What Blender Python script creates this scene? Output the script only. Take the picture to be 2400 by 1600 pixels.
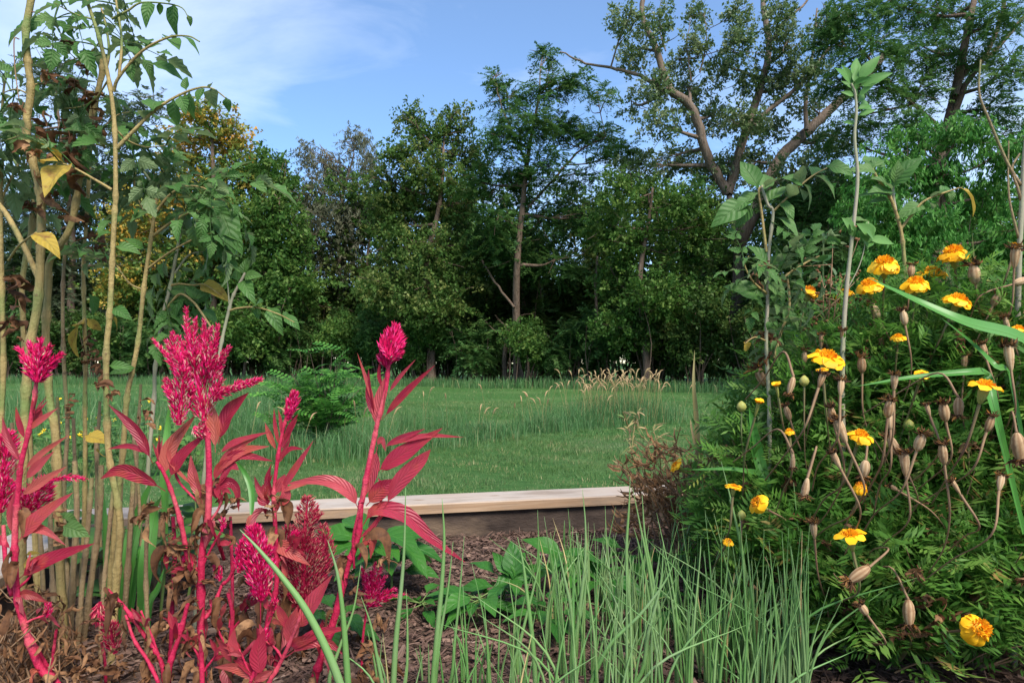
import bpy, math, random
import numpy as np
from mathutils import Vector, Matrix

for o in list(bpy.data.objects):
    bpy.data.objects.remove(o)
random.seed(7)
rng = np.random.default_rng(11)
S = bpy.context.scene
COL = S.collection

# ------------------------------------------------------------------ camera
EYE = 0.445            # eye above the soil of the raised bed (soil z = 0)
F = 1600.0             # focal length in photo pixels (2400 wide)
HOR = 850.0            # horizon row in the photo
LAWN = -0.30           # lawn level outside the raised bed
cam = bpy.data.cameras.new('camera')
cam.lens = 24.0
cam.sensor_width = 36.0
cam.shift_y = 50.0 / 2400.0
cam.clip_start = 0.05
cam.clip_end = 2000.0
camo = bpy.data.objects.new('camera', cam)
camo.location = (0, 0, EYE)
camo.rotation_euler = (math.radians(90), 0, 0)
COL.objects.link(camo)
S.camera = camo

# ------------------------------------------------------------------ sky, sun, exposure
SUN_AZ = math.radians(152)      # from straight ahead (+Y) towards the right (+X)
SUN_EL = math.radians(50)
w = bpy.data.worlds.new('World')
S.world = w
w.use_nodes = True
nt = w.node_tree
nt.nodes.clear()
def N(tree, kind, **kw):
    n = tree.nodes.new(kind)
    for k, v in kw.items():
        setattr(n, k, v)
    return n
def MATH(tree, op, a, b=None, clamp=False):
    n = tree.nodes.new('ShaderNodeMath')
    n.operation = op
    n.use_clamp = clamp
    for i, v in enumerate((a, b)):
        if v is None:
            continue
        if isinstance(v, (int, float)):
            n.inputs[i].default_value = v
        else:
            tree.links.new(v, n.inputs[i])
    return n.outputs[0]
def MIX(tree, fac, a, b, blend='MIX'):
    n = tree.nodes.new('ShaderNodeMix')
    n.data_type = 'RGBA'
    n.blend_type = blend
    n.clamp_factor = True
    for sock, v in ((n.inputs[0], fac), (n.inputs[6], a), (n.inputs[7], b)):
        if isinstance(v, (int, float)):
            sock.default_value = v
        elif isinstance(v, tuple):
            sock.default_value = (v[0], v[1], v[2], 1)
        else:
            tree.links.new(v, sock)
    return n.outputs[2]
def RAMP(tree, fac, stops):
    n = tree.nodes.new('ShaderNodeValToRGB')
    el = n.color_ramp.elements
    while len(el) < len(stops):
        el.new(0.5)
    for e, (p, c) in zip(el, stops):
        e.position = p
        e.color = (c, c, c, 1) if isinstance(c, (int, float)) else (c[0], c[1], c[2], 1)
    tree.links.new(fac, n.inputs[0])
    return n.outputs[0]
def NOISE(tree, vec, scale, detail=4.0, rough=0.55, dist=0.0):
    n = tree.nodes.new('ShaderNodeTexNoise')
    n.inputs['Scale'].default_value = scale
    n.inputs['Detail'].default_value = detail
    n.inputs['Roughness'].default_value = rough
    n.inputs['Distortion'].default_value = dist
    if vec is not None:
        tree.links.new(vec, n.inputs['Vector'])
    return n.outputs['Fac']
def MAPPING(tree, vec, scale=(1, 1, 1), rot=(0, 0, 0), loc=(0, 0, 0)):
    n = tree.nodes.new('ShaderNodeMapping')
    n.inputs['Scale'].default_value = scale
    n.inputs['Rotation'].default_value = rot
    n.inputs['Location'].default_value = loc
    tree.links.new(vec, n.inputs['Vector'])
    return n.outputs[0]

sky = N(nt, 'ShaderNodeTexSky', sky_type='NISHITA')
sky.sun_disc = False
sky.sun_elevation = SUN_EL
sky.sun_rotation = SUN_AZ
sky.altitude = 600.0
sky.air_density = 0.85
sky.dust_density = 0.05
sky.ozone_density = 1.0
tc = N(nt, 'ShaderNodeTexCoord')
sep = N(nt, 'ShaderNodeSeparateXYZ')
nt.links.new(tc.outputs['Generated'], sep.inputs[0])
den = MATH(nt, 'ADD', MATH(nt, 'MAXIMUM', sep.outputs[2], 0.0), 0.22)
cmb = N(nt, 'ShaderNodeCombineXYZ')
nt.links.new(MATH(nt, 'DIVIDE', sep.outputs[0], den), cmb.inputs[0])
nt.links.new(MATH(nt, 'DIVIDE', sep.outputs[1], den), cmb.inputs[1])
cl1 = NOISE(nt, MAPPING(nt, cmb.outputs[0], (0.62, 0.55, 1), (0, 0, 0.3), (7.66, 2.4, 0)), 1.0, 5.0, 0.5, 0.4)
cl2 = NOISE(nt, MAPPING(nt, cmb.outputs[0], (1.3, 1.9, 1), (0, 0, 0.75), (1.7, 2.2, 0)), 1.6, 6.0, 0.6, 0.6)
cf = MATH(nt, 'ADD', MATH(nt, 'MULTIPLY', cl1, 0.72), MATH(nt, 'MULTIPLY', cl2, 0.28))
cmask = RAMP(nt, cf, [(0.44, 0.07), (0.72, 0.64)])
hs = N(nt, 'ShaderNodeHueSaturation')
hs.inputs['Saturation'].default_value = 1.22
nt.links.new(sky.outputs[0], hs.inputs['Color'])
skyc = MIX(nt, cmask, hs.outputs[0], (6.0, 6.4, 6.9))
bg = N(nt, 'ShaderNodeBackground')
bg.inputs['Strength'].default_value = 0.135
nt.links.new(skyc, bg.inputs['Color'])
wo = N(nt, 'ShaderNodeOutputWorld')
nt.links.new(bg.outputs[0], wo.inputs[0])

sl = bpy.data.lights.new('sun', 'SUN')
sl.energy = 4.0
sl.angle = math.radians(22)
sl.color = (1.0, 0.93, 0.82)
so = bpy.data.objects.new('sun', sl)
sd = Vector((math.sin(SUN_AZ) * math.cos(SUN_EL), math.cos(SUN_AZ) * math.cos(SUN_EL), math.sin(SUN_EL)))
so.rotation_euler = sd.to_track_quat('Z', 'Y').to_euler()
so.location = sd * 50
COL.objects.link(so)

vs = S.view_settings
vs.view_transform = 'Standard'
vs.look = 'None'
vs.exposure = 1.0
vs.gamma = 1.0
vs.use_curve_mapping = False

# ------------------------------------------------------------------ helpers
def P(px, py, d):
    """point at depth d (metres ahead) seen at photo pixel px, py"""
    return np.array([(px - 1200.0) / F * d, d, EYE - (py - HOR) / F * d])
def unit(v):
    v = np.asarray(v, float)
    n = np.linalg.norm(v, axis=-1, keepdims=True)
    return v / np.maximum(n, 1e-9)
def cr(pts, n=6):
    """Catmull-Rom through the points"""
    p = np.asarray(pts, float)
    if len(p) < 3:
        t = np.linspace(0, 1, n + 1)[:, None]
        return p[0] * (1 - t) + p[-1] * t
    q = np.vstack([2 * p[0] - p[1], p, 2 * p[-1] - p[-2]])
    out = []
    for i in range(1, len(q) - 2):
        a, b, c, d = q[i - 1], q[i], q[i + 1], q[i + 2]
        for t in np.arange(n) / n:
            out.append(0.5 * (2 * b + (c - a) * t + (2 * a - 5 * b + 4 * c - d) * t * t + (3 * b - a - 3 * c + d) * t ** 3))
    out.append(p[-1])
    return np.array(out)
def interp(vals, n):
    vals = np.asarray(vals, float)
    return np.interp(np.linspace(0, 1, n), np.linspace(0, 1, len(vals)), vals)

class G:
    """collects geometry for one mesh"""
    def __init__(self):
        self.V = []; self.Q = []; self.T = []; self.R = []; self.U = []; self.n = 0
    def add(self, V, Q=None, T=None, r=0.5, uv=None):
        V = np.asarray(V, float)
        k = len(V)
        self.V.append(V)
        if Q is not None and len(Q): self.Q.append(np.asarray(Q, int) + self.n)
        if T is not None and len(T): self.T.append(np.asarray(T, int) + self.n)
        self.R.append(np.full(k, r) if np.isscalar(r) else np.asarray(r, float))
        self.U.append(np.zeros((k, 2)) if uv is None else np.asarray(uv, float))
        self.n += k
        return self
    def tube(self, pts, rad, sides=6, r=0.5, cap=True):
        pts = np.asarray(pts, float)
        n = len(pts)
        rad = interp(rad, n) if np.ndim(rad) else np.full(n, rad)
        t = unit(np.gradient(pts, axis=0))
        ref = np.array([1.0, 0.1, 0.0]) if abs(t[0][2]) > 0.7 else np.array([0.0, 0.1, 1.0])
        a = unit(np.cross(t[0], ref))
        A = np.zeros((n, 3)); B = np.zeros((n, 3))
        for i in range(n):
            a = unit(a - t[i] * np.dot(a, t[i]))
            A[i] = a; B[i] = np.cross(t[i], a)
        th = np.linspace(0, 2 * np.pi, sides, endpoint=False)
        V = pts[:, None, :] + rad[:, None, None] * (A[:, None, :] * np.cos(th)[None, :, None] + B[:, None, :] * np.sin(th)[None, :, None])
        i = np.arange(n - 1)[:, None] * sides
        j = np.arange(sides)[None, :]
        j2 = (j + 1) % sides
        Q = np.stack([i + j, i + j2, i + sides + j2, i + sides + j], -1).reshape(-1, 4)
        uv = np.stack([np.broadcast_to(th[None] / 6.283, (n, sides)), np.broadcast_to(np.linspace(0, 1, n)[:, None], (n, sides))], -1).reshape(-1, 2)
        V = V.reshape(-1, 3)
        T = None
        if cap:
            V = np.vstack([V, pts[-1]]); uv = np.vstack([uv, [0, 1]])
            b = (n - 1) * sides
            T = [(b + k, b + (k + 1) % sides, n * sides) for k in range(sides)]
        return self.add(V, Q, T, r, uv)
    def ribbon(self, path, widths, nrm, nx=4, cup=0.15, wave=0.0, wfreq=3.0, r=0.5, twist=0.0, ph=0.0):
        path = np.asarray(path, float)
        n = len(path)
        widths = np.asarray(widths, float)
        t = unit(np.gradient(path, axis=0))
        s = unit(np.cross(t, np.asarray(nrm, float)))
        m = unit(np.cross(s, t))
        if twist:
            a = np.linspace(0, twist, n)[:, None]
            s, m = s * np.cos(a) + m * np.sin(a), m * np.cos(a) - s * np.sin(a)
        u = np.linspace(-1, 1, nx + 1)
        v = np.linspace(0, 1, n)
        W = widths[:, None]
        off = cup * np.abs(u)[None] ** 1.3 * W + wave * W * np.abs(u)[None] * np.sin(v[:, None] * wfreq * 6.283 + np.sign(u)[None] * 1.1 + ph)
        V = path[:, None] + s[:, None] * (u[None, :, None] * W[..., None]) + m[:, None] * off[..., None]
        k = nx + 1
        i = np.arange(n - 1)[:, None] * k
        j = np.arange(nx)[None]
        Q = np.stack([i + j, i + j + 1, i + k + j + 1, i + k + j], -1).reshape(-1, 4)
        uv = np.stack(np.broadcast_arrays(u[None] * 0.5 + 0.5, v[:, None]), -1).reshape(-1, 2)
        return self.add(V.reshape(-1, 3), Q, None, r, uv)
    def mesh(self, name, mats, smooth=True, origin=None):
        V = np.vstack(self.V)
        if origin is not None: V = V - np.asarray(origin)
        Q = np.vstack(self.Q) if self.Q else np.zeros((0, 4), int)
        T = np.vstack(self.T) if self.T else np.zeros((0, 3), int)
        me = bpy.data.meshes.new(name)
        me.vertices.add(len(V))
        me.vertices.foreach_set('co', V.astype(np.float32).ravel())
        li = np.concatenate([Q.ravel(), T.ravel()]).astype(np.int32)
        me.loops.add(len(li))
        me.loops.foreach_set('vertex_index', li)
        ls = np.concatenate([np.arange(len(Q)) * 4, len(Q) * 4 + np.arange(len(T)) * 3]).astype(np.int32)
        me.polygons.add(len(ls))
        me.polygons.foreach_set('loop_start', ls)
        me.update(calc_edges=True)
        at = me.attributes.new('rnd', 'FLOAT', 'POINT')
        at.data.foreach_set('value', np.concatenate(self.R).astype(np.float32))
        uv = me.uv_layers.new(name='UVMap')
        uv.data.foreach_set('uv', np.vstack(self.U)[li].astype(np.float32).ravel())
        me.polygons.foreach_set('use_smooth', np.full(len(ls), smooth))
        for m in (mats if isinstance(mats, (list, tuple)) else [mats]):
            me.materials.append(m)
        me.validate()
        return me

WP = {}      # world origin of each object that has children
def tag(o, label=None, cat=None, group=None, kind=None):
    if label: o['label'] = label
    if cat: o['category'] = cat
    if group: o['group'] = group
    if kind: o['kind'] = kind
    return o
def thing(name, label, cat, loc, group=None):
    o = bpy.data.objects.new(name, None)
    o.empty_display_size = 0.02
    COL.objects.link(o)
    o.location = tuple(loc)
    WP[o.name] = np.asarray(loc, float)
    return tag(o, label, cat, group)
def put(name, g, mat, parent=None, smooth=True, origin=None):
    """one mesh object from world-space geometry"""
    org = np.zeros(3) if origin is None else np.asarray(origin, float)
    if parent is not None and origin is None:
        org = WP[parent.name]
    o = bpy.data.objects.new(name, g.mesh(name, mat, smooth, org))
    COL.objects.link(o)
    WP[o.name] = org
    if parent is not None:
        o.parent = parent
        o.location = tuple(org - WP[parent.name])
    else:
        o.location = tuple(org)
    return o
def frame(pos, d, up=(0, 0, 1), scale=1.0, roll=0.0):
    """matrix: local +Y along d, local +Z towards up"""
    y = Vector(d).normalized()
    z = Vector(up)
    z = (z - y * z.dot(y))
    if z.length < 1e-4: z = Vector((1, 0, 0)) - y * y.x
    z.normalize()
    x = y.cross(z)
    m = Matrix((x, y, z)).transposed().to_4x4()
    if roll: m = m @ Matrix.Rotation(roll, 4, 'Y')
    sc = scale if isinstance(scale, (tuple, list)) else (scale,) * 3
    m = m @ Matrix.Diagonal((*sc, 1))
    m.translation = Vector(pos)
    return m
def inst(name, me, m, parent, keep=False):
    """object sharing mesh me at world matrix m, child of parent"""
    o = bpy.data.objects.new(name, me)
    COL.objects.link(o)
    o.parent = parent
    mm = m.copy()
    mm.translation = m.translation - Vector(WP[parent.name])
    o.matrix_basis = mm
    return o
U = lambda a, b: random.uniform(a, b)
def rdir():
    return unit(rng.normal(size=3))

# ------------------------------------------------------------------ materials
def newmat(name):
    m = bpy.data.materials.new(name)
    m.use_nodes = True
    t = m.node_tree
    t.nodes.clear()
    return m, t
def out(t, shader):
    o = t.nodes.new('ShaderNodeOutputMaterial')
    t.links.new(shader, o.inputs[0])
def princ(t, col, rough=0.6, spec=0.3, bump=None, bstr=0.3, bdist=0.002):
    p = t.nodes.new('ShaderNodeBsdfPrincipled')
    if isinstance(col, tuple): p.inputs['Base Color'].default_value = (*col, 1)
    else: t.links.new(col, p.inputs['Base Color'])
    if isinstance(rough, (int, float)): p.inputs['Roughness'].default_value = rough
    else: t.links.new(rough, p.inputs['Roughness'])
    p.inputs['Specular IOR Level'].default_value = spec
    if bump is not None:
        b = t.nodes.new('ShaderNodeBump')
        b.inputs['Strength'].default_value = bstr
        b.inputs['Distance'].default_value = bdist
        t.links.new(bump, b.inputs['Height'])
        t.links.new(b.outputs[0], p.inputs['Normal'])
    return p
def leaf_mat(name, stops, trans=0.35, rough=0.5, spec=0.3, under=None, veins=None, obj_rand=0.0, patch=None, tcol=None):
    """two-sided leaf: colour from the per-leaf random value, optional veins from UV, paler underside"""
    m, t = newmat(name)
    at = N(t, 'ShaderNodeAttribute', attribute_name='rnd')
    fac = at.outputs['Fac']
    if obj_rand:
        oi = N(t, 'ShaderNodeObjectInfo')
        fac = MATH(t, 'ADD', MATH(t, 'MULTIPLY', fac, 1 - obj_rand), MATH(t, 'MULTIPLY', oi.outputs['Random'], obj_rand))
    col = RAMP(t, fac, stops)
    bump = None
    if patch:
        geo = N(t, 'ShaderNodeNewGeometry')
        pn = NOISE(t, geo.outputs['Position'], patch[0], 3.0)
        col = MIX(t, RAMP(t, pn, [(patch[2], 0.0), (patch[3], 1.0)]), col, patch[1])
    if under:
        geo2 = N(t, 'ShaderNodeNewGeometry')
        col = MIX(t, MATH(t, 'MULTIPLY', geo2.outputs['Backfacing'], 0.8), col, under)
    if veins:
        n_v, slope, vcol, amt = veins
        tcn = N(t, 'ShaderNodeUVMap')
        sp = N(t, 'ShaderNodeSeparateXYZ')
        t.links.new(tcn.outputs[0], sp.inputs[0])
        uu = MATH(t, 'ABSOLUTE', MATH(t, 'MULTIPLY', MATH(t, 'SUBTRACT', sp.outputs[0], 0.5), 2.0))
        ph = MATH(t, 'SUBTRACT', MATH(t, 'MULTIPLY', sp.outputs[1], float(n_v)), MATH(t, 'MULTIPLY', uu, slope))
        fr = MATH(t, 'FRACT', ph)
        vv = MATH(t, 'ABSOLUTE', MATH(t, 'SUBTRACT', fr, 0.5))       # 0 on the vein
        vline = RAMP(t, vv, [(0.0, 1.0), (0.13, 0.0)])
        mid = RAMP(t, uu, [(0.03, 1.0), (0.10, 0.0)])
        line = MATH(t, 'MAXIMUM', MATH(t, 'MULTIPLY', vline, 0.75), mid)
        col = MIX(t, MATH(t, 'MULTIPLY', line, amt), col, vcol)
        bump = MATH(t, 'SUBTRACT', MATH(t, 'MULTIPLY', vv, 1.6), mid)
    p = princ(t, col, rough, spec, bump, 0.55, 0.0018)
    tr = t.nodes.new('ShaderNodeBsdfTranslucent')
    if tcol: t.links.new(MIX(t, 1.0, col, tcol, 'MULTIPLY'), tr.inputs[0])
    else: t.links.new(col, tr.inputs[0])
    mx = t.nodes.new('ShaderNodeMixShader')
    mx.inputs[0].default_value = trans
    t.links.new(p.outputs[0], mx.inputs[1])
    t.links.new(tr.outputs[0], mx.inputs[2])
    out(t, mx.outputs[0])
    return m
def noise_mat(name, c1, c2, scale, *a_, **k_):
    dark = k_.pop('dark', None)
    return _noise_mat(name, c1, c2, scale, *a_, dark=dark, **k_)
def _noise_mat(name, c1, c2, scale, lo=0.35, hi=0.65, rough=0.7, spec=0.25, bscale=None, bstr=0.4, bdist=0.003, stretch=(1, 1, 1), c3=None, coords='Object', dark=None):
    m, t = newmat(name)
    tcn = N(t, 'ShaderNodeTexCoord')
    v = MAPPING(t, tcn.outputs[coords], stretch)
    n = NOISE(t, v, scale, 5.0, 0.6)
    col = MIX(t, RAMP(t, n, [(lo, 0.0), (hi, 1.0)]), c1, c2)
    if c3:
        n3 = NOISE(t, v, scale * 0.37, 3.0, 0.6)
        col = MIX(t, RAMP(t, n3, [(0.5, 0.0), (0.66, 1.0)]), col, c3)
    if dark:
        oi = N(t, 'ShaderNodeObjectInfo')
        col = MIX(t, RAMP(t, oi.outputs['Random'], [(0.25, 0.0), (1.0, 0.85)]), col, dark)
    b = NOISE(t, v, bscale or scale * 3, 4.0, 0.6)
    p = princ(t, col, rough, spec, b, bstr, bdist)
    out(t, p.outputs[0])
    return m

M = {}
M['tom_leaf'] = leaf_mat('tomato_leaf', [(0.0, (0.04, 0.12, 0.02)), (0.6, (0.07, 0.17, 0.035)), (1.0, (0.13, 0.22, 0.065))], 0.38, 0.55, 0.35, under=(0.18, 0.24, 0.11), veins=(7, 1.6, (0.13, 0.22, 0.08), 0.5), obj_rand=0.5)
M['tom_yellow'] = leaf_mat('yellowed_leaf', [(0.0, (0.35, 0.26, 0.04)), (0.5, (0.45, 0.30, 0.05)), (1.0, (0.30, 0.27, 0.07))], 0.35, 0.6, 0.2, veins=(7, 1.6, (0.25, 0.2, 0.06), 0.5), patch=(60, (0.20, 0.09, 0.03), 0.55, 0.75))
M['dead_leaf'] = leaf_mat('dead_leaf', [(0.0, (0.065, 0.028, 0.015)), (0.5, (0.17, 0.078, 0.035)), (1.0, (0.36, 0.20, 0.095))], 0.2, 0.7, 0.2, obj_rand=0.5, patch=(140, (0.05, 0.022, 0.013), 0.45, 0.75))
def stalk_mat(name, base, lo, green, scar):
    """old tomato stalk: streaked skin, green stretches, brown scars and pale lengthwise fibres"""
    m, t = newmat(name)
    tcn = N(t, 'ShaderNodeTexCoord')
    ob = tcn.outputs['Object']
    st = NOISE(t, MAPPING(t, ob, (1, 1, .10)), 130, 5.0, .65)
    bl = NOISE(t, MAPPING(t, ob, (1, 1, .55)), 26, 4.0, .6)
    gr = NOISE(t, MAPPING(t, ob, (.5, .5, 1)), 9, 3.0, .5)
    sc = NOISE(t, ob, 85, 4.0, .7)
    c = MIX(t, RAMP(t, st, [(.32, 0.0), (.68, 1.0)]), base, lo)
    c = MIX(t, RAMP(t, gr, [(.50, 0.0), (.62, .85)]), c, green)
    c = MIX(t, MATH(t, 'MULTIPLY', RAMP(t, bl, [(.52, 0.0), (.70, 1.0)]), .7), c, lo)
    c = MIX(t, RAMP(t, sc, [(.62, 0.0), (.72, .85)]), c, scar)
    out(t, princ(t, c, .6, .25, MATH(t, 'ADD', st, sc), .8, .004).outputs[0])
    return m
M['tom_stem'] = stalk_mat('tomato_stem', (0.33, 0.245, 0.095), (0.20, 0.15, 0.06), (0.13, 0.19, 0.055), (0.11, 0.065, 0.035))
M['tom_stem_dry'] = stalk_mat('tomato_stem_woody', (0.28, 0.20, 0.105), (0.15, 0.10, 0.055), (0.17, 0.18, 0.065), (0.07, 0.042, 0.026))
M['hairy_stem'] = noise_mat('hairy_stem', (0.22, 0.25, 0.14), (0.30, 0.25, 0.20), 16, 0.35, 0.65, 0.7, 0.2, 200, 0.5, 0.002, (1, 1, 0.4))
M['cel_leaf'] = leaf_mat('celosia_leaf', [(0.0, (0.30, 0.010, 0.038)), (0.45, (0.45, 0.032, 0.07)), (0.75, (0.55, 0.08, 0.10)), (0.9, (0.62, 0.15, 0.11)), (1.0, (0.66, 0.23, 0.11))], 0.5, 0.42, 0.4, under=(0.52, 0.12, 0.14), veins=(11, 2.6, (0.62, 0.13, 0.14), 0.2), patch=(26, (0.50, 0.10, 0.05), 0.52, 0.8))
M['cel_stem'] = stalk_mat('celosia_stem', (0.46, 0.02, 0.07), (0.28, 0.006, 0.035), (0.55, 0.12, 0.13), (0.20, 0.05, 0.035))
M['plume'] = leaf_mat('celosia_plume', [(0.0, (0.36, 0.002, 0.05)), (0.5, (0.66, 0.005, 0.10)), (0.78, (0.82, 0.02, 0.20)), (0.80, (0.85, 0.06, 0.30)), (0.88, (0.85, 0.10, 0.30)), (0.90, (0.66, 0.42, 0.33)), (1.0, (0.74, 0.50, 0.38))], 0.25, 0.5, 0.3)
M['plume_old'] = leaf_mat('celosia_plume_old', [(0.0, (0.26, 0.003, 0.03)), (0.5, (0.46, 0.015, 0.07)), (0.72, (0.60, 0.05, 0.12)), (0.78, (0.62, 0.20, 0.17)), (1.0, (0.62, 0.36, 0.26))], 0.25, 0.55, 0.25)
M['onion'] = leaf_mat('onion_leaf', [(0.0, (0.075, 0.20, 0.045)), (0.5, (0.13, 0.265, 0.075)), (0.93, (0.20, 0.325, 0.115)), (0.97, (0.48, 0.36, 0.15)), (1.0, (0.50, 0.38, 0.19))], 0.15, 0.42, 0.4, obj_rand=0.25, patch=(9, (0.18, 0.28, 0.12), 0.45, 0.7))
M['pepper'] = leaf_mat('pepper_leaf', [(0.0, (0.022, 0.11, 0.014)), (1.0, (0.055, 0.19, 0.024))], 0.35, 0.48, 0.3, veins=(6, 1.4, (0.07, 0.23, 0.04), 0.45), obj_rand=0.7)
M['green_stem'] = noise_mat('green_stem', (0.09, 0.17, 0.04), (0.16, 0.20, 0.07), 20, rough=0.55)
M['mar_leaf'] = leaf_mat('marigold_leaf', [(0.0, (0.05, 0.15, 0.02)), (0.6, (0.095, 0.225, 0.034)), (0.90, (0.17, 0.29, 0.055)), (0.94, (0.30, 0.19, 0.06)), (1.0, (0.24, 0.13, 0.06))], 0.48, 0.5, 0.25, obj_rand=0.15)
M['petal'] = leaf_mat('marigold_petal', [(0.0, (0.88, 0.40, 0.01)), (0.5, (0.92, 0.52, 0.014)), (1.0, (0.93, 0.63, 0.03))], 0.3, 0.5, 0.2, obj_rand=0.6)
M['petal_in'] = leaf_mat('marigold_centre', [(0.0, (0.74, 0.22, 0.01)), (0.6, (0.88, 0.40, 0.012)), (1.0, (0.92, 0.55, 0.02))], 0.25, 0.55, 0.2)
M['petal_old'] = leaf_mat('marigold_faded', [(0.0, (0.40, 0.12, 0.015)), (0.6, (0.72, 0.24, 0.01)), (1.0, (0.80, 0.36, 0.02))], 0.25, 0.6, 0.2)
M['calyx'] = noise_mat('marigold_calyx', (0.16, 0.22, 0.05), (0.34, 0.30, 0.08), 60, rough=0.5, stretch=(1, 1, 0.3))
M['seed_head'] = leaf_mat('seed_head', [(0.0, (0.16, 0.075, 0.032)), (0.3, (0.28, 0.16, 0.08)), (0.7, (0.48, 0.33, 0.19)), (1.0, (0.56, 0.43, 0.29))], 0.12, 0.6, 0.25, obj_rand=0.38, patch=(110, (0.20, 0.10, 0.05), 0.5, 0.75))
M['seed_tuft'] = leaf_mat('withered_tuft', [(0.0, (0.035, 0.018, 0.012)), (0.6, (0.10, 0.05, 0.025)), (0.9, (0.22, 0.11, 0.04)), (1.0, (0.45, 0.18, 0.03))], 0.1, 0.8, 0.1)
M['dry_stem'] = noise_mat('dry_stem', (0.27, 0.17, 0.095), (0.15, 0.085, 0.05), 30, rough=0.7, stretch=(1, 1, 0.3))
M['mar_stem'] = noise_mat('marigold_stem', (0.13, 0.13, 0.05), (0.17, 0.09, 0.06), 12, rough=0.6, c3=(0.10, 0.15, 0.05))
M['blade'] = leaf_mat('grass_blade', [(0.0, (0.05, 0.20, 0.03)), (1.0, (0.11, 0.30, 0.06))], 0.35, 0.4, 0.35, veins=(1, 0.0, (0.16, 0.30, 0.10), 0.4), obj_rand=0.6)
M['velvet'] = leaf_mat('velvet_leaf', [(0.0, (0.07, 0.20, 0.04)), (1.0, (0.14, 0.28, 0.08))], 0.35, 0.55, 0.25, under=(0.24, 0.32, 0.20), obj_rand=0.7)
M['weed'] = leaf_mat('weed_leaf', [(0.0, (0.04, 0.12, 0.025)), (1.0, (0.10, 0.22, 0.05))], 0.35, 0.5, 0.3, obj_rand=0.6)
M['bark'] = noise_mat('bark', (0.085, 0.058, 0.042), (0.16, 0.115, 0.085), 5, 0.35, 0.7, 0.85, 0.15, 14, 0.9, 0.06, (2.2, 2.2, 0.35))
M['bark_pale'] = noise_mat('bark_pale', (0.115, 0.082, 0.06), (0.20, 0.155, 0.125), 4, 0.35, 0.7, 0.85, 0.15, 12, 0.9, 0.06, (2.2, 2.2, 0.35))
M['straw'] = leaf_mat('straw_grass', [(0.0, (0.12, 0.20, 0.06)), (0.5, (0.30, 0.25, 0.11)), (1.0, (0.46, 0.31, 0.17))], 0.3, 0.6, 0.2)
M['tuft'] = leaf_mat('tall_grass', [(0.0, (0.045, 0.13, 0.035)), (0.7, (0.085, 0.19, 0.065)), (0.93, (0.14, 0.23, 0.10)), (1.0, (0.30, 0.27, 0.13))], 0.35, 0.5, 0.25)
M['lawn_blade'] = leaf_mat('lawn_blade', [(0.0, (0.042, 0.105, 0.026)), (0.6, (0.085, 0.16, 0.042)), (0.92, (0.145, 0.21, 0.07)), (1.0, (0.33, 0.29, 0.14))], 0.3, 0.5, 0.25, patch=(0.9, (0.17, 0.215, 0.10), 0.46, 0.74))
M['yellow_bit'] = leaf_mat('yellow_flower', [(0.0, (0.75, 0.5, 0.02)), (1.0, (0.8, 0.6, 0.05))], 0.2, 0.5, 0.2)

def tree_leaf(name, a, b, c, trans=0.42, rough=0.55, spec=0.18):
    return leaf_mat(name, [(0.0, a), (0.55, b), (1.0, c)], trans, rough, spec)
M['t_grey'] = tree_leaf('leaf_grey_green', (0.055, 0.085, 0.045), (0.085, 0.12, 0.065), (0.14, 0.165, 0.10))
M['t_yellow'] = leaf_mat('leaf_turning', [(0.0, (0.045, 0.115, 0.02)), (0.35, (0.085, 0.165, 0.03)), (0.6, (0.20, 0.22, 0.04)), (0.8, (0.42, 0.29, 0.05)), (1.0, (0.48, 0.24, 0.04))], 0.35, 0.5, 0.25)
M['t_green'] = tree_leaf('leaf_green', (0.031, 0.088, 0.014), (0.065, 0.145, 0.027), (0.145, 0.215, 0.046))
M['t_elm'] = tree_leaf('leaf_elm', (0.037, 0.092, 0.018), (0.075, 0.142, 0.03), (0.20, 0.22, 0.065))
M['t_willow'] = tree_leaf('leaf_willow', (0.085, 0.10, 0.055), (0.13, 0.14, 0.085), (0.20, 0.195, 0.13))
M['t_locust'] = tree_leaf('leaf_locust', (0.032, 0.095, 0.025), (0.06, 0.14, 0.036), (0.12, 0.20, 0.055))
M['t_cotton'] = tree_leaf('leaf_cottonwood', (0.06, 0.12, 0.035), (0.11, 0.17, 0.06), (0.24, 0.28, 0.15), 0.42, 0.45, 0.35)
M['t_bright'] = tree_leaf('leaf_bright', (0.03, 0.12, 0.018), (0.06, 0.19, 0.03), (0.12, 0.28, 0.05), 0.35)
M['t_dark'] = tree_leaf('leaf_dark', (0.024, 0.064, 0.013), (0.05, 0.10, 0.022), (0.11, 0.145, 0.036), 0.4)

# ------------------------------------------------------------------ the ground
def wnoise(x, y, k=1.0):
    return (np.sin(x * 1.3 * k + 0.7) * np.cos(y * 0.9 * k + 1.9) + 0.5 * np.sin(x * 2.7 * k + y * 1.9 * k + 0.3) + 0.3 * np.cos(y * 4.1 * k - x * 3.3 * k))
def lawn_z(x, y):
    x = np.asarray(x, float); y = np.asarray(y, float)
    d = np.hypot(x, y)
    return LAWN + 0.012 * wnoise(x, y, 0.6) * np.clip((d - 3) / 6, 0, 1)
m, t = newmat('lawn')
tcn = N(t, 'ShaderNodeTexCoord')
a1 = NOISE(t, tcn.outputs['Object'], 0.55, 3.0)
a2 = NOISE(t, MAPPING(t, tcn.outputs['Object'], (1, 2.5, 1)), 9.0, 5.0, 0.65)
a3 = NOISE(t, tcn.outputs['Object'], 60.0, 4.0, 0.7)
c = MIX(t, RAMP(t, a2, [(0.35, 0.0), (0.68, 1.0)]), (0.03, 0.095, 0.022), (0.075, 0.165, 0.045))
c = MIX(t, MATH(t, 'MULTIPLY', RAMP(t, a1, [(0.48, 0.0), (0.72, 1.0)]), 0.7), c, (0.115, 0.185, 0.065))
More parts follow.
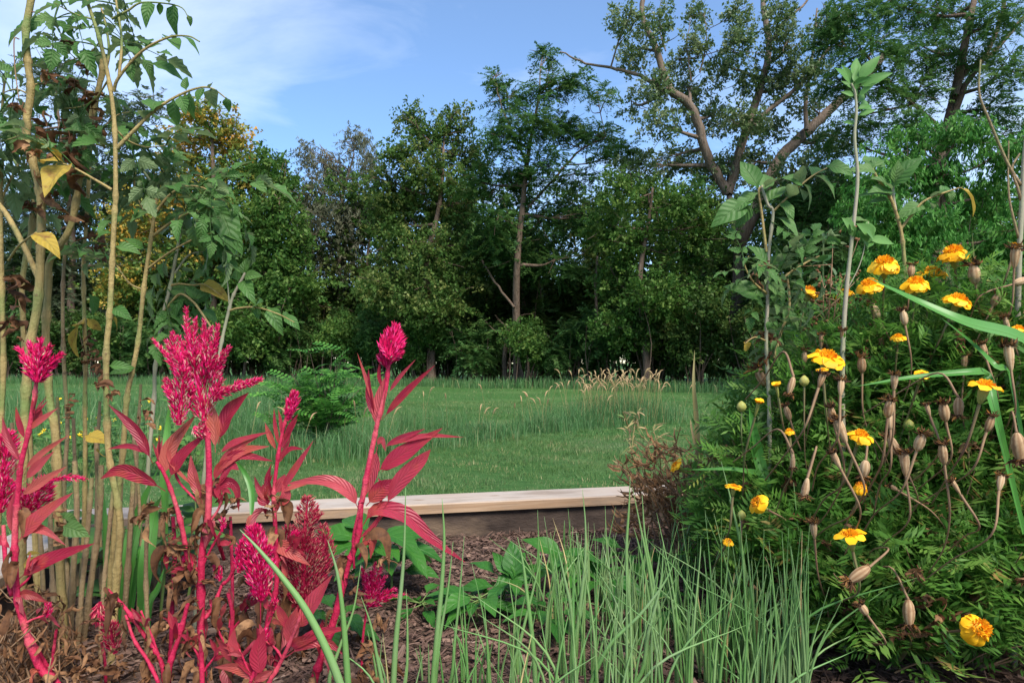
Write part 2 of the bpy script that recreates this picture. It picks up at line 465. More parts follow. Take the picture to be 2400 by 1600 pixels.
c = MIX(t, MATH(t, 'MULTIPLY', RAMP(t, a3, [(0.4, 0.0), (0.75, 1.0)]), 0.5), c, (0.03, 0.08, 0.02))
p = princ(t, c, 0.85, 0.1, MATH(t, 'ADD', a3, a2), 0.9, 0.03)
out(t, p.outputs[0])
M['lawn'] = m
g = G()
xs = np.concatenate([-np.geomspace(400, 30, 14), np.linspace(-26, 26, 80), np.geomspace(30, 400, 14)])
ys = np.concatenate([[-60, -20, -6], np.linspace(-2, 34, 80), np.geomspace(38, 900, 16)])
X, Y = np.meshgrid(xs, ys)
V = np.stack([X, Y, lawn_z(X, Y)], -1).reshape(-1, 3)
nx_ = len(xs)
i = (np.arange(len(ys) - 1)[:, None] * nx_ + np.arange(nx_ - 1)[None]).reshape(-1)
g.add(V, np.stack([i, i + 1, i + nx_ + 1, i + nx_], -1))
tag(put('lawn', g, M['lawn']), 'mown green lawn stretching from the raised bed to the trees', 'lawn', kind='structure')

# raised bed: corner line through the rail, u along the back rail, n away from the camera
R0 = np.array([-0.713, 1.63]); RU = np.array([0.9757, 0.219]); RN = np.array([-0.219, 0.9757])
SL, SR, KF = -0.25, 1.37, 1.75
def bed(s, k, z):
    """s along the back rail, k metres from the back rail towards the camera"""
    s = np.asarray(s, float); k = np.asarray(k, float)
    x = R0[0] + RU[0] * s - RN[0] * k
    y = R0[1] + RU[1] * s - RN[1] * k
    return np.stack(np.broadcast_arrays(x, y, z), -1)
def soil_z(s, k):
    return 0.010 * wnoise(s * 7, k * 7) * 0.6 + 0.004 * wnoise(s * 31, k * 29) - 0.006

m, t = newmat('wood_rail')
tcn = N(t, 'ShaderNodeTexCoord')
v = MAPPING(t, tcn.outputs['Object'], (1, 1, 1), (0, 0, -0.22))
v2 = MAPPING(t, v, (1.2, 22, 22))
n1 = NOISE(t, v2, 2.2, 5.0, 0.6, 0.8)
n2 = NOISE(t, MAPPING(t, v, (6, 120, 120)), 2.0, 3.0, 0.6)
n3 = NOISE(t, v, 5.0, 4.0, 0.6)
c = MIX(t, RAMP(t, n1, [(0.35, 0.0), (0.65, 1.0)]), (0.36, 0.25, 0.165), (0.25, 0.155, 0.09))
c = MIX(t, MATH(t, 'MULTIPLY', RAMP(t, n2, [(0.5, 0.0), (0.75, 1.0)]), 0.45), c, (0.34, 0.22, 0.14))
sepn = N(t, 'ShaderNodeSeparateXYZ')
geo = N(t, 'ShaderNodeNewGeometry')
t.links.new(geo.outputs['True Normal'], sepn.inputs[0])
top = RAMP(t, sepn.outputs[2], [(0.5, 0.0), (0.9, 1.0)])
c = MIX(t, MATH(t, 'MULTIPLY', top, RAMP(t, n3, [(0.25, 0.45), (0.6, 0.85)])), c, (0.36, 0.325, 0.295))
stn = NOISE(t, MAPPING(t, v, (2.5, 9, 9)), 2.0, 5.0, 0.65)
c = MIX(t, MATH(t, 'MULTIPLY', RAMP(t, stn, [(0.48, 0.0), (0.70, 1.0)]), 0.75), c, (0.17, 0.13, 0.10))      # damp stains
ck = NOISE(t, MAPPING(t, v, (1.5, 190, 190)), 1.0, 2.0, 0.5)
c = MIX(t, RAMP(t, ck, [(0.66, 0.0), (0.70, 0.8)]), c, (0.10, 0.07, 0.05))       # drying cracks
   # upward faces mixed towards a paler grey
vo = N(t, 'ShaderNodeTexVoronoi')
vo.inputs['Scale'].default_value = 1.0
t.links.new(MAPPING(t, v, (5.0, 16, 16), (0, 0, 0), (0.3, 0.5, 0.2)), vo.inputs['Vector'])
c = MIX(t, RAMP(t, vo.outputs['Distance'], [(0.05, 0.8), (0.10, 0.0)]), c, (0.16, 0.09, 0.05))
p = princ(t, c, 0.7, 0.25, MATH(t, 'ADD', n1, n2), 0.35, 0.002)
out(t, p.outputs[0])
M['rail'] = m
M['dark_board'] = noise_mat('dark_board', (0.035, 0.026, 0.022), (0.075, 0.055, 0.045), 12, 0.35, 0.68, 0.9, 0.1, 60, 0.6, 0.004, (1, 1, 2.5), c3=(0.14, 0.10, 0.07))  # shade beneath the cap is worked into this dark board colour
m, t = newmat('mulch_soil')
tcn = N(t, 'ShaderNodeTexCoord')
n1 = NOISE(t, tcn.outputs['Object'], 22, 6.0, 0.7)
n2 = NOISE(t, tcn.outputs['Object'], 110, 5.0, 0.7)
c = MIX(t, RAMP(t, n1, [(0.35, 0.0), (0.7, 1.0)]), (0.05, 0.032, 0.024), (0.15, 0.10, 0.075))
c = MIX(t, RAMP(t, n2, [(0.5, 0.0), (0.8, 1.0)]), c, (0.22, 0.16, 0.12))
p = princ(t, c, 0.95, 0.05, n2, 1.0, 0.01)
out(t, p.outputs[0])
M['soil'] = m

def board(g, s0, s1, k0, k1, z0, z1, bev=0.003):
    b = bev
    ring = []
    for (z, e) in ((z0, 0), (z1 - b, 0), (z1, b)):
        for (s, k) in ((s0 + e, k0 + e), (s1 - e, k0 + e), (s1 - e, k1 - e), (s0 + e, k1 - e)):
            ring.append(bed(s, k, z))
    V = np.array(ring)
    Q = [(3, 2, 1, 0)] + [(8, 9, 10, 11)]
    for L in (0, 4):
        for j in range(4):
            Q.append((L + j, L + (j + 1) % 4, L + 4 + (j + 1) % 4, L + 4 + j))
    g.add(V, Q)
fr = thing('raised_bed_frame', 'pale timber capped frame of the mulched garden bed with inner boards coloured dark for the shade under the cap', 'garden frame', bed((SL + SR) / 2, 0.0, LAWN))
CW, CT, ZT = 0.128, 0.025, 0.085
def cap_board(s0, s1, k0, k1):
    g = G(); board(g, s0, s1, k0, k1, ZT - CT, ZT)
    put('cap_board', g, M['rail'], fr, False)
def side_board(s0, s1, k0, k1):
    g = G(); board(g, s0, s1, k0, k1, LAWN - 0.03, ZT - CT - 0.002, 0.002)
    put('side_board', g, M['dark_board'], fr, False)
cap_board(SL - CW, 1.12, -CW, 0.0)
cap_board(1.122, SR + CW, -CW, 0.0)
cap_board(SL - CW, SL, 0.003, KF)
cap_board(SR, SR + CW, 0.003, KF)
cap_board(SL - CW, SR + CW, KF + 0.003, KF + CW)
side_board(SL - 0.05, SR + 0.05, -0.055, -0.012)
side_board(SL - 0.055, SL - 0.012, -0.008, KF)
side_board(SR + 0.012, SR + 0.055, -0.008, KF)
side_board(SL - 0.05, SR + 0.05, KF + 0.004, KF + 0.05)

g = G()
ns_, nk_ = 90, 90
ss, kk = np.meshgrid(np.linspace(SL - 0.010, SR + 0.010, ns_), np.linspace(-0.010, KF, nk_))
V = bed(ss, kk, soil_z(ss, kk)).reshape(-1, 3)
i = (np.arange(nk_ - 1)[:, None] * ns_ + np.arange(ns_ - 1)[None]).reshape(-1)
g.add(V, np.stack([i, i + ns_, i + ns_ + 1, i + 1], -1))
soil = tag(put('mulch_bed', g, M['soil']), 'brown bark mulch covering the soil of the raised bed', 'mulch', kind='structure')

M['chip'] = leaf_mat('bark_chip', [(0.0, (0.045, 0.027, 0.022)), (0.45, (0.12, 0.072, 0.055)), (0.8, (0.22, 0.145, 0.11)), (1.0, (0.38, 0.29, 0.225))], 0.0, 0.85, 0.15, obj_rand=0.5)
def sheet_quads(n, cen, dirs, nrm, hl, hw):
    """n diamonds/quads: centres, direction, normal, half length, half width"""
    s = unit(np.cross(dirs, nrm))
    a = dirs * hl[:, None]; b = s * hw[:, None]
    V = np.stack([cen - a - b * 0.6, cen - a * 0.8 + b, cen + a + b * 0.5, cen + a * 0.85 - b], 1).reshape(-1, 3)
    Q = np.arange(4 * n).reshape(-1, 4)
    return V, Q
# fine mulch: thin splinters and chips lying every which way
n = 42000
s = rng.uniform(SL, SR, n); k = rng.uniform(0.0, KF - 0.35, n)
cen = bed(s, k, soil_z(s, k) + rng.uniform(0.001, 0.012, n))
th = rng.uniform(0, 6.283, n)
dirs = unit(np.stack([np.cos(th), np.sin(th), rng.normal(0, 0.22, n)], -1))
nr = unit(np.stack([rng.normal(0, 0.45, n), rng.normal(0, 0.45, n), np.ones(n)], -1))
thin = rng.random(n) < 0.62
hl = np.where(thin, rng.uniform(0.006, 0.022, n), rng.uniform(0.004, 0.011, n))
hw = np.where(thin, rng.uniform(0.0006, 0.0014, n), rng.uniform(0.0018, 0.0045, n))
V, Q = sheet_quads(n, cen, dirs, nr, hl, hw)
g = G(); g.add(V, Q, None, np.repeat(rng.random(n) ** 1.4, 4))
tag(put('mulch_litter', g, M['chip'], soil, False), kind='stuff')
# larger chips: real splintered blocks, one object each
chips = []
for q in range(8):
    g = G()
    L, Wd, H = U(0.6, 1.0), U(0.16, 0.30), U(0.06, 0.12)
    ring = []
    for x in np.linspace(-L, L, 4):
        e = U(0.55, 1.0) if abs(x) > L * 0.9 else U(0.85, 1.1)
        zz = U(-0.08, 0.08)
        ring += [(-Wd * e, x + U(-.1, .1), zz - H), (Wd * e, x + U(-.1, .1), zz - H), (Wd * e * 0.8, x + U(-.1, .1), zz + H), (-Wd * e * 0.8, x, zz + H)]
    Q = [(3, 2, 1, 0), (12, 13, 14, 15)]
    for L_ in (0, 4, 8):
        for j in range(4): Q.append((L_ + j, L_ + (j + 1) % 4, L_ + 4 + (j + 1) % 4, L_ + 4 + j))
    g.add(np.array(ring), Q, None, U(0.2, 1))
    chips.append(g.mesh('bark_chip', M['chip'], False))
for q in range(270):
    s, k = U(SL + 0.05, SR - 0.05), U(0.03, 1.15)
    pos = bed(s, k, soil_z(s, k) + U(0.004, 0.010))
    a = U(0, 6.28)
    inst('bark_chip', random.choice(chips), frame(pos, (math.cos(a), math.sin(a), U(-.25, .25)), (U(-.4, .4), U(-.4, .4), 1), U(0.008, 0.024)), soil)

# ------------------------------------------------------------------ lawn blades
def blades(n, pos, h, wd, lean=0.5, r=None):
    """n single-triangle blades"""
    a = rng.uniform(0, 6.283, n)
    side = np.stack([np.cos(a), np.sin(a), np.zeros(n)], -1) * wd[:, None] * 0.5
    b = rng.uniform(0, 6.283, n)
    ln = np.abs(rng.normal(0, lean, n))
    tip = np.stack([np.cos(b) * ln * h, np.sin(b) * ln * h, h * (1 - 0.25 * ln)], -1)
    V = np.stack([pos - side, pos + side, pos + tip], 1).reshape(-1, 3)
    T = np.arange(3 * n).reshape(-1, 3)
    return V, T, np.repeat(rng.random(n) if r is None else r, 3)
def in_bed(x, y, mg=0.16):
    dx = x - R0[0]; dy = y - R0[1]
    s = dx * RU[0] + dy * RU[1]; k = -(dx * RN[0] + dy * RN[1])
    return (s > SL - mg) & (s < SR + mg) & (k > -mg)
def frustum_points(n, d0, d1, side=0.98):
    d = np.sqrt(rng.uniform(d0 * d0, d1 * d1, n))
    x = rng.uniform(-side, side, n) * d
    ok = ~in_bed(x, d)
    return x[ok], d[ok]
g = G()
for (n, d0, d1, h0, h1, wd) in ((130000, 2.3, 7.0, 0.016, 0.040, 0.0055), (85000, 6.8, 13, 0.018, 0.042, 0.010), (45000, 12.8, 27, 0.02, 0.04, 0.018)):
    x, y = frustum_points(n, d0, d1)
    q = len(x)
    pos = np.stack([x, y, lawn_z(x, y) - 0.004], -1)
    tall = 1 + 0.30 * np.clip(wnoise(x * 2.1, y * 2.1), -1, 1.6) + 0.45 * np.clip(wnoise(x * 11, y * 13 + 3), -1, 1.4)
    V, T, R = blades(q, pos, rng.uniform(h0, h1, q) * tall, rng.uniform(0.6, 1.3, q) * wd, 0.6)
    R = np.clip(R * .75 + np.repeat(.16 + .17 * wnoise(x * 5 + 1, y * 7), 3), 0, 1)
    straw = wnoise(x * 3.1 + 4, y * 4.3 + 1) + .6 * wnoise(x * 17, y * 23) > 1.3
    R = np.where(np.repeat(straw & (rng.random(q) < .6), 3), 1.0, R)
    g.add(V, None, T, R)
n = 9000      # taller fringe the mower leaves against the boards
sx = rng.uniform(SL - .2, SR + .2, n); kx = -CW - rng.random(n) ** 1.5 * .5 - .01
p_ = bed(sx, kx, 0.0)
V, T, R = blades(n, np.stack([p_[:, 0], p_[:, 1], lawn_z(p_[:, 0], p_[:, 1])], -1), rng.uniform(.05, .16, n), rng.uniform(.003, .006, n), .5, rng.random(n) * .7)
g.add(V, None, T, R)
tag(put('lawn_grass', g, M['lawn_blade'], None, False), 'short mown grass blades of the lawn behind the bed', 'grass', kind='stuff')

# rough unmown grass: swale strip, border under the trees, tufts
def tall_blades(g, n, xs, ys, h, wd, lean=0.35, r=None):
    x = np.asarray(xs); y = np.asarray(ys)
    pos = np.stack([x, y, lawn_z(x, y) - 0.01], -1)
    a = rng.uniform(0, 6.283, n)
    sd_ = np.stack([np.cos(a), np.sin(a), np.zeros(n)], -1) * wd[:, None] * 0.5
    b = rng.uniform(0, 6.283, n)
    ln = np.abs(rng.normal(0, lean, n))
    hd = np.stack([np.cos(b), np.sin(b), np.zeros(n)], -1)
    mid = pos + hd * (ln * h * 0.25)[:, None] + np.array([0, 0, 1.0]) * (h * 0.6)[:, None]
    tip = pos + hd * (ln * h * 0.9)[:, None] + np.array([0, 0, 1.0]) * (h * (1 - 0.3 * np.minimum(ln, 1.5)))[:, None]
    V = np.stack([pos - sd_, pos + sd_, mid - sd_ * 0.75, mid + sd_ * 0.75, tip], 1).reshape(-1, 3)
    i = np.arange(n) * 5
    g.add(V, np.stack([i, i + 1, i + 3, i + 2], -1), np.stack([i + 2, i + 3, i + 4], -1), np.repeat(rng.random(n) if r is None else r, 5))
def lawn_at(px, py):
    d = (EYE - LAWN) * F / (py - HOR)
    return np.array([(px - 1200) / F * d, d])
g = G()
n = 16000
tt = rng.random(n)
path = np.array([lawn_at(*q) for q in ((180, 985), (420, 1010), (640, 1040), (800, 1050), (1000, 1040), (1150, 1020), (1300, 1003), (1450, 990), (1560, 975))])
pp = np.stack([np.interp(tt, np.linspace(0, 1, len(path)), path[:, 0]), np.interp(tt, np.linspace(0, 1, len(path)), path[:, 1])], -1)
wid = np.interp(tt, [0, .35, .6, 0.75, 1.0], [0.9, 0.55, 0.22, 0.28, 0.35])
x = pp[:, 0] + rng.normal(0, 0.25, n); y = pp[:, 1] + rng.normal(0, 1, n) * wid
hh = rng.uniform(0.08, 0.2, n) * (1 + 0.35 * np.clip(wnoise(x * 1.7, y * 1.7), -1, 1.5)) * np.interp(tt, [0, .4, .6, 1], [1.7, 1.3, 0.9, 1.0])
kp = wnoise(x * 2.3 + 1, y * 2.9) + rng.normal(0, .35, n) > -.15
x, y, hh = x[kp], y[kp], hh[kp]; n = len(x)
tall_blades(g, n, x, y, hh, rng.uniform(0.003, 0.007, n), 0.5)
tag(put('rough_grass', g, M['tuft'], None, False), 'unmown strip of longer grass crossing the lawn beside the leafy sapling', 'grass', kind='stuff')
g = G()
n = 16000
x = rng.uniform(-21, 14, n)
edge = np.interp(x, [-21, -9, -3, 2, 6, 9, 14], [24.5, 23.5, 21.5, 19.0, 15.5, 13.5, 13])
y = edge + rng.uniform(-0.5, 1.5, n) + 0.35 * np.sin(x * 1.7)
tall_blades(g, n, x, y, rng.uniform(0.12, 0.42, n), rng.uniform(0.01, 0.02, n), 0.4)
tag(put('border_grass', g, M['tuft'], None, False), 'ragged long grass along the foot of the trees', 'grass', kind='stuff')
# meadow weeds at the left, seen between the stalks
g = G()
n = 9000
x = rng.uniform(-8.5, -2.2, n); y = rng.uniform(6, 13.5, n)
ok = np.abs(x / y) < 0.80
x, y = x[ok], y[ok]; n = len(x)
tall_blades(g, n, x, y, rng.uniform(0.10, 0.42, n) * (1 + 0.4 * np.clip(wnoise(x, y), -1, 1)), rng.uniform(0.005, 0.011, n), 0.5)
tag(put('meadow_grass', g, M['tuft'], None, False), 'tall weedy meadow grass beyond the tomato stalks', 'grass', kind='stuff')

# ------------------------------------------------------------------ trees
def leaves(g, pos, axis, up, hl, hw, r):
    """diamond leaves at pos along axis"""
    n = len(pos)
    s = unit(np.cross(axis, up))
    a = axis * hl[:, None]; b = s * hw[:, None]
    V = np.stack([pos - a, pos + b - a * 0.15, pos + a, pos - b - a * 0.15], 1).reshape(-1, 3)
    g.add(V, np.arange(4 * n).reshape(-1, 4), None, np.repeat(r, 4))
def crown_sprays(g, cen, rad, kind, size, cover, tone=None):
    """foliage of one clump: sprays of small leaves spread through an ellipsoid"""
    area = math.pi * rad[0] * rad[2]
    size = size * 0.95
    leaf_a = 2 * size * size * {'broad': 0.55, 'frond': 0.30, 'droop': 0.30, 'wisp': 0.22}[kind]
    nl = int(2.15 * cover * area / leaf_a)
    per = {'broad': 16, 'frond': 22, 'droop': 16, 'wisp': 14}[kind]
    ns = max(4, nl // per)
    d = unit(rng.normal(size=(ns, 3)))
    # uneven outline: lumps on the ellipsoid
    lump = 1 + 0.22 * np.sin(d[:, 0] * 5 + cen[0]) * np.cos(d[:, 2] * 6 + cen[2]) + 0.15 * rng.normal(size=ns)
    rr = rng.random(ns) ** 0.42 * np.clip(lump, 0.5, 1.35)
    # sub-clusters so that gaps open
    c = cen + d * rr[:, None] * rad
    q = max(5, ns // 14)
    hub = c[rng.integers(0, ns, q)]
    pick = rng.integers(0, q, ns)
    c = c * 0.62 + hub[pick] * 0.38 + rng.normal(size=(ns, 3)) * rad * 0.07
    outw = unit((c - cen) / rad)
    tone_s = rng.random(ns) * 0.55 + rng.random(q)[pick] * 0.45 if tone is None else np.clip(tone + rng.normal(0, 0.16, ns), 0, 1)
    if kind == 'broad':
        ax = unit(outw * 0.7 + rng.normal(size=(ns, 3)) * 0.6 + [0, 0, 0.25])
        L = size * rng.uniform(3, 6, ns)
        t = rng.random((ns, per))
        pos = c[:, None] + ax[:, None] * (t * L[:, None])[..., None] + rng.normal(size=(ns, per, 3)) * size * 0.9
        la = unit(ax[:, None] * 0.5 + rng.normal(size=(ns, per, 3)) * 0.8 + [0, 0, -0.25])
        up = unit(rng.normal(size=(ns, per, 3)) * 0.7 + [0, 0, 1.0])
        asp = 0.55
    elif kind == 'frond':
        # flat pinnate fronds: leaflets in two ranks along an arching rachis
        ax = unit(outw * [1, 1, 0.35] + rng.normal(size=(ns, 3)) * 0.55)
        L = size * rng.uniform(5, 8, ns)
        k = np.arange(per)
        t = (k // 2 + 0.5) / (per / 2)
        sgn = np.where(k % 2 == 0, 1.0, -1.0)
        upn = unit(rng.normal(size=(ns, 3)) * 0.35 + [0, 0, 1.0])
        sd_ = unit(np.cross(ax, upn))
        pos = c[:, None] + ax[:, None] * (t[None] * L[:, None])[..., None] + sd_[:, None] * (sgn * size * 0.75)[None, :, None]
        pos = pos - np.array([0, 0, 1.0]) * (t[None] ** 2 * L[:, None] * 0.35)[..., None] + rng.normal(size=(ns, per, 3)) * size * 0.15
        la = unit(sd_[:, None] * sgn[None, :, None] + ax[:, None] * 0.35 + rng.normal(size=(ns, per, 3)) * 0.15)
        up = unit(upn[:, None] + rng.normal(size=(ns, per, 3)) * 0.3)
        asp = 0.30
    elif kind == 'droop':
        ax = unit(outw * [1, 1, 0.2] + rng.normal(size=(ns, 3)) * 0.5 + [0, 0, 0.1])
        L = size * rng.uniform(2.5, 4.5, ns)
        t = rng.random((ns, per))
        pos = c[:, None] + ax[:, None] * (t * L[:, None])[..., None] + rng.normal(size=(ns, per, 3)) * size * 0.6
        la = unit(ax[:, None] * 0.4 + rng.normal(size=(ns, per, 3)) * 0.45 + [0, 0, -0.9])
        up = unit(rng.normal(size=(ns, per, 3)) + outw[:, None] * 0.8)
        asp = 0.30
    else:
        ax = unit(rng.normal(size=(ns, 3)) * 0.5 + outw * 0.3 + [0, 0, 0.15])
        L = size * rng.uniform(4, 9, ns)
        t = rng.random((ns, per))
        pos = c[:, None] + ax[:, None] * (t * L[:, None])[..., None] - np.array([0, 0, 1.0]) * (t ** 2 * L[:, None] * 0.6)[..., None] + rng.normal(size=(ns, per, 3)) * size * 0.35
        la = unit(rng.normal(size=(ns, per, 3)) * 0.6 + [0, 0, -0.8])
        up = unit(rng.normal(size=(ns, per, 3)))
        asp = 0.22
    m_ = ns * per
    r = np.clip(np.repeat(tone_s, per) + rng.normal(0, 0.10, m_), 0, 1)
    hl = size * rng.uniform(0.65, 1.25, m_)
    leaves(g, pos.reshape(-1, 3), la.reshape(-1, 3), up.reshape(-1, 3), hl, hl * asp * rng.uniform(0.8, 1.2, m_), r)

def tree(name, label, base, depth, trunk, r0, clumps, kind, size, cover, leafm, barkm='bark', limbs=(), group=None, tones=None, twigs=5, zj=0.35):
    """trunk: photo pixels of the main stem; clumps: (px, py, rx, ry) in photo pixels at this depth; each clump gets its limb"""
    bx, by = base
    z0 = float(lawn_z((bx - 1200) / F * depth, depth)) - 0.05
    b = np.array([(bx - 1200) / F * depth, depth, z0])
    root = thing(name, label, 'tree', b, group)
    gt = G(); gc = G()
    off = rng.normal(0, 0.25, len(trunk))
    tp = cr(np.array([b] + [P(q[0], q[1], depth + o) for q, o in zip(trunk, off)]), 6)
    rad = r0 * np.linspace(1, 0.22, len(tp)) ** 0.9
    rad[0] *= 1.45; rad[1] *= 1.15
    gt.tube(tp, rad, 9)
    anchors = [(tp, rad)]
    for lb in limbs:      # explicit limbs: (width_px0, width_px1, dd, pixels...)
        w0, w1, dd = lb[0], lb[1], lb[2]
        pts = np.array([P(q[0], q[1], depth + dd * j / max(1, len(lb[3]) - 1)) for j, q in enumerate(lb[3])])
        lp = cr(pts, 5)
        lp[1:-1] += rng.normal(0, 0.012, (len(lp) - 2, 3)) * depth / 20
        lr = np.linspace(w0, w1, len(lp)) * 0.36 / F * depth
        gt.tube(lp, lr, 8)
        anchors.append((lp, lr))
    for ci, cpx in enumerate(clumps):
        px, py, rx, ry = cpx[:4]
        rx *= 1.14; ry *= 1.12
        dj = U(-zj, zj) * 3
        cen = P(px, py, depth + dj)
        rad3 = np.array([rx, (rx + ry) * 0.55, ry]) / F * depth
        # limb from the nearest lower anchor point
        best = None
        for (lp, lr) in anchors:
            dv = np.linalg.norm(lp - cen, axis=1) + np.where(lp[:, 2] > cen[2] + 0.1, 1.5, 0) + np.where(np.arange(len(lp)) < 3, 2.0, 0)
            j = int(dv.argmin())
            if best is None or dv[j] < best[0]: best = (dv[j], lp[j], lr[j])
        st = best[1]
        mid = (st + cen) / 2 + rng.normal(0, 0.12, 3) * np.linalg.norm(cen - st) * 0.6
        lp = cr([st, mid, cen + (0, 0, rad3[2] * 0.3)], 4)
        lr = np.linspace(min(best[2] * 0.7, 0.05 + 0.012 * np.linalg.norm(cen - st)), 0.012, len(lp))
        gt.tube(lp, lr, 6)
        for j in range(twigs):
            e = cen + unit(rng.normal(size=3) + [0, 0, 0.4]) * rad3 * U(0.75, 1.1)
            s_ = lp[random.randint(len(lp) // 3, len(lp) - 1)]
            tw = cr([s_, (s_ + e) / 2 + rng.normal(0, 0.06, 3), e], 3)
            gt.tube(tw, np.linspace(0.018, 0.005, len(tw)) * depth / 20, 4)
        crown_sprays(gc, cen, rad3, kind if len(cpx) < 6 else cpx[5], size, cover * (cpx[4] if len(cpx) > 4 else 1.0), None if tones is None else tones[ci])
    put('trunk', gt, M[barkm], root)
    put('crown', gc, M[leafm], root, False)
    return root

tree('locust_tree', 'tall grey-green feathery tree rising behind the tomato stalks', (170, 0), 30, [(165, 760), (170, 560), (150, 380), (130, 220)], 0.20,
     [(130, 190, 75, 75), (45, 320, 90, 100), (250, 300, 100, 85), (340, 250, 60, 60), (160, 430, 130, 110), (320, 420, 100, 100), (30, 520, 120, 120), (150, 620, 150, 110), (310, 600, 110, 100), (90, 760, 170, 90), (260, 770, 150, 90)], 'frond', 0.10, 1.0, 't_grey', group='trees along the far side of the lawn')
tree('maple_tree', 'round tree turning yellow and orange among green leaves', (500, 0), 27, [(500, 720), (505, 560), (500, 400), (495, 300)], 0.17,
     [(480, 285, 65, 50), (540, 335, 65, 60), (430, 350, 60, 65), (585, 410, 65, 75), (490, 430, 105, 80), (410, 470, 70, 70), (560, 530, 95, 85), (450, 590, 95, 80), (330, 540, 80, 80), (400, 690, 110, 80), (540, 650, 90, 70), (290, 660, 80, 80)], 'broad', 0.085, 1.7, 't_yellow',
     tones=[0.55, 0.68, 0.72, 0.36, 0.5, 0.7, 0.3, 0.42, 0.66, 0.3, 0.2, 0.55], group='trees along the far side of the lawn')
tree('young_tree', 'small bright green tree tucked between the yellowing tree and the grey willow', (660, 0), 25, [(655, 740), (650, 600), (655, 470)], 0.10,
     [(635, 400, 45, 50), (665, 440, 45, 60), (640, 520, 75, 75), (690, 560, 55, 80), (620, 640, 90, 80), (690, 680, 80, 80), (590, 760, 100, 80)], 'broad', 0.085, 1.8, 't_green', group='trees along the far side of the lawn')
tree('willow_tree', 'wispy grey willow with thin airy twigs against the sky', (800, 0), 30, [(800, 740), (795, 600), (800, 480), (830, 360)], 0.13,
     [(730, 370, 40, 35), (770, 400, 45, 45), (830, 345, 45, 45), (860, 400, 30, 55), (810, 430, 60, 50), (745, 460, 50, 50), (790, 520, 80, 60), (850, 500, 45, 60), (730, 560, 60, 50), (810, 600, 90, 60)], 'wisp', 0.10, 1.0, 't_willow', 'bark_pale', group='trees along the far side of the lawn', twigs=9)
tree('elm_tree', 'dense leafy green tree with a lumpy rounded top left of the tall locust', (1010, 0), 23, [(1010, 760), (1000, 620), (1030, 480), (1040, 350)], 0.16,
     [(965, 290, 45, 38), (1060, 280, 55, 42), (1010, 330, 60, 45), (930, 370, 45, 50), (1000, 400, 75, 60), (1090, 380, 70, 65), (950, 470, 75, 65), (1060, 490, 95, 75), (925, 570, 70, 70), (1020, 600, 95, 75), (1120, 590, 75, 75), (900, 680, 90, 75), (1020, 710, 110, 75), (890, 440, 45, 55, .8), (905, 520, 50, 60, .8)], 'broad', 0.068, 1.7, 't_elm', group='trees along the far side of the lawn')
tree('locust_tree', 'feathery dark locust with two spiky tops standing against the open sky', (1215, 0), 22, [(1210, 760), (1212, 620), (1225, 480), (1240, 350), (1265, 220)], 0.15,
     [(1160, 185, 22, 32, .9), (1190, 235, 45, 40), (1275, 135, 32, 30, .9), (1290, 200, 55, 42), (1350, 190, 48, 32, .8), (1400, 225, 38, 28, .8), (1235, 290, 75, 45), (1180, 330, 55, 48), (1310, 310, 75, 45), (1395, 320, 70, 38), (1440, 360, 55, 38), (1270, 400, 80, 50), (1190, 440, 70, 60, .8), (1370, 420, 55, 40, .7), (1280, 510, 100, 66, .7), (1160, 520, 70, 60, .8), (1200, 600, 105, 74, .8), (1310, 620, 80, 60, .55), (1400, 520, 70, 50, .6), (1110, 440, 50, 50, .7)], 'frond', 0.072, 2.0, 't_locust', 'bark', group='trees along the far side of the lawn',
     limbs=[(10, 5, 0.6, [(1222, 500), (1290, 430), (1350, 360), (1420, 320)]), (8, 3, -0.5, [(1235, 380), (1195, 300), (1165, 215)]), (9, 6, 0.3, [(1205, 720), (1160, 660), (1130, 610)])])
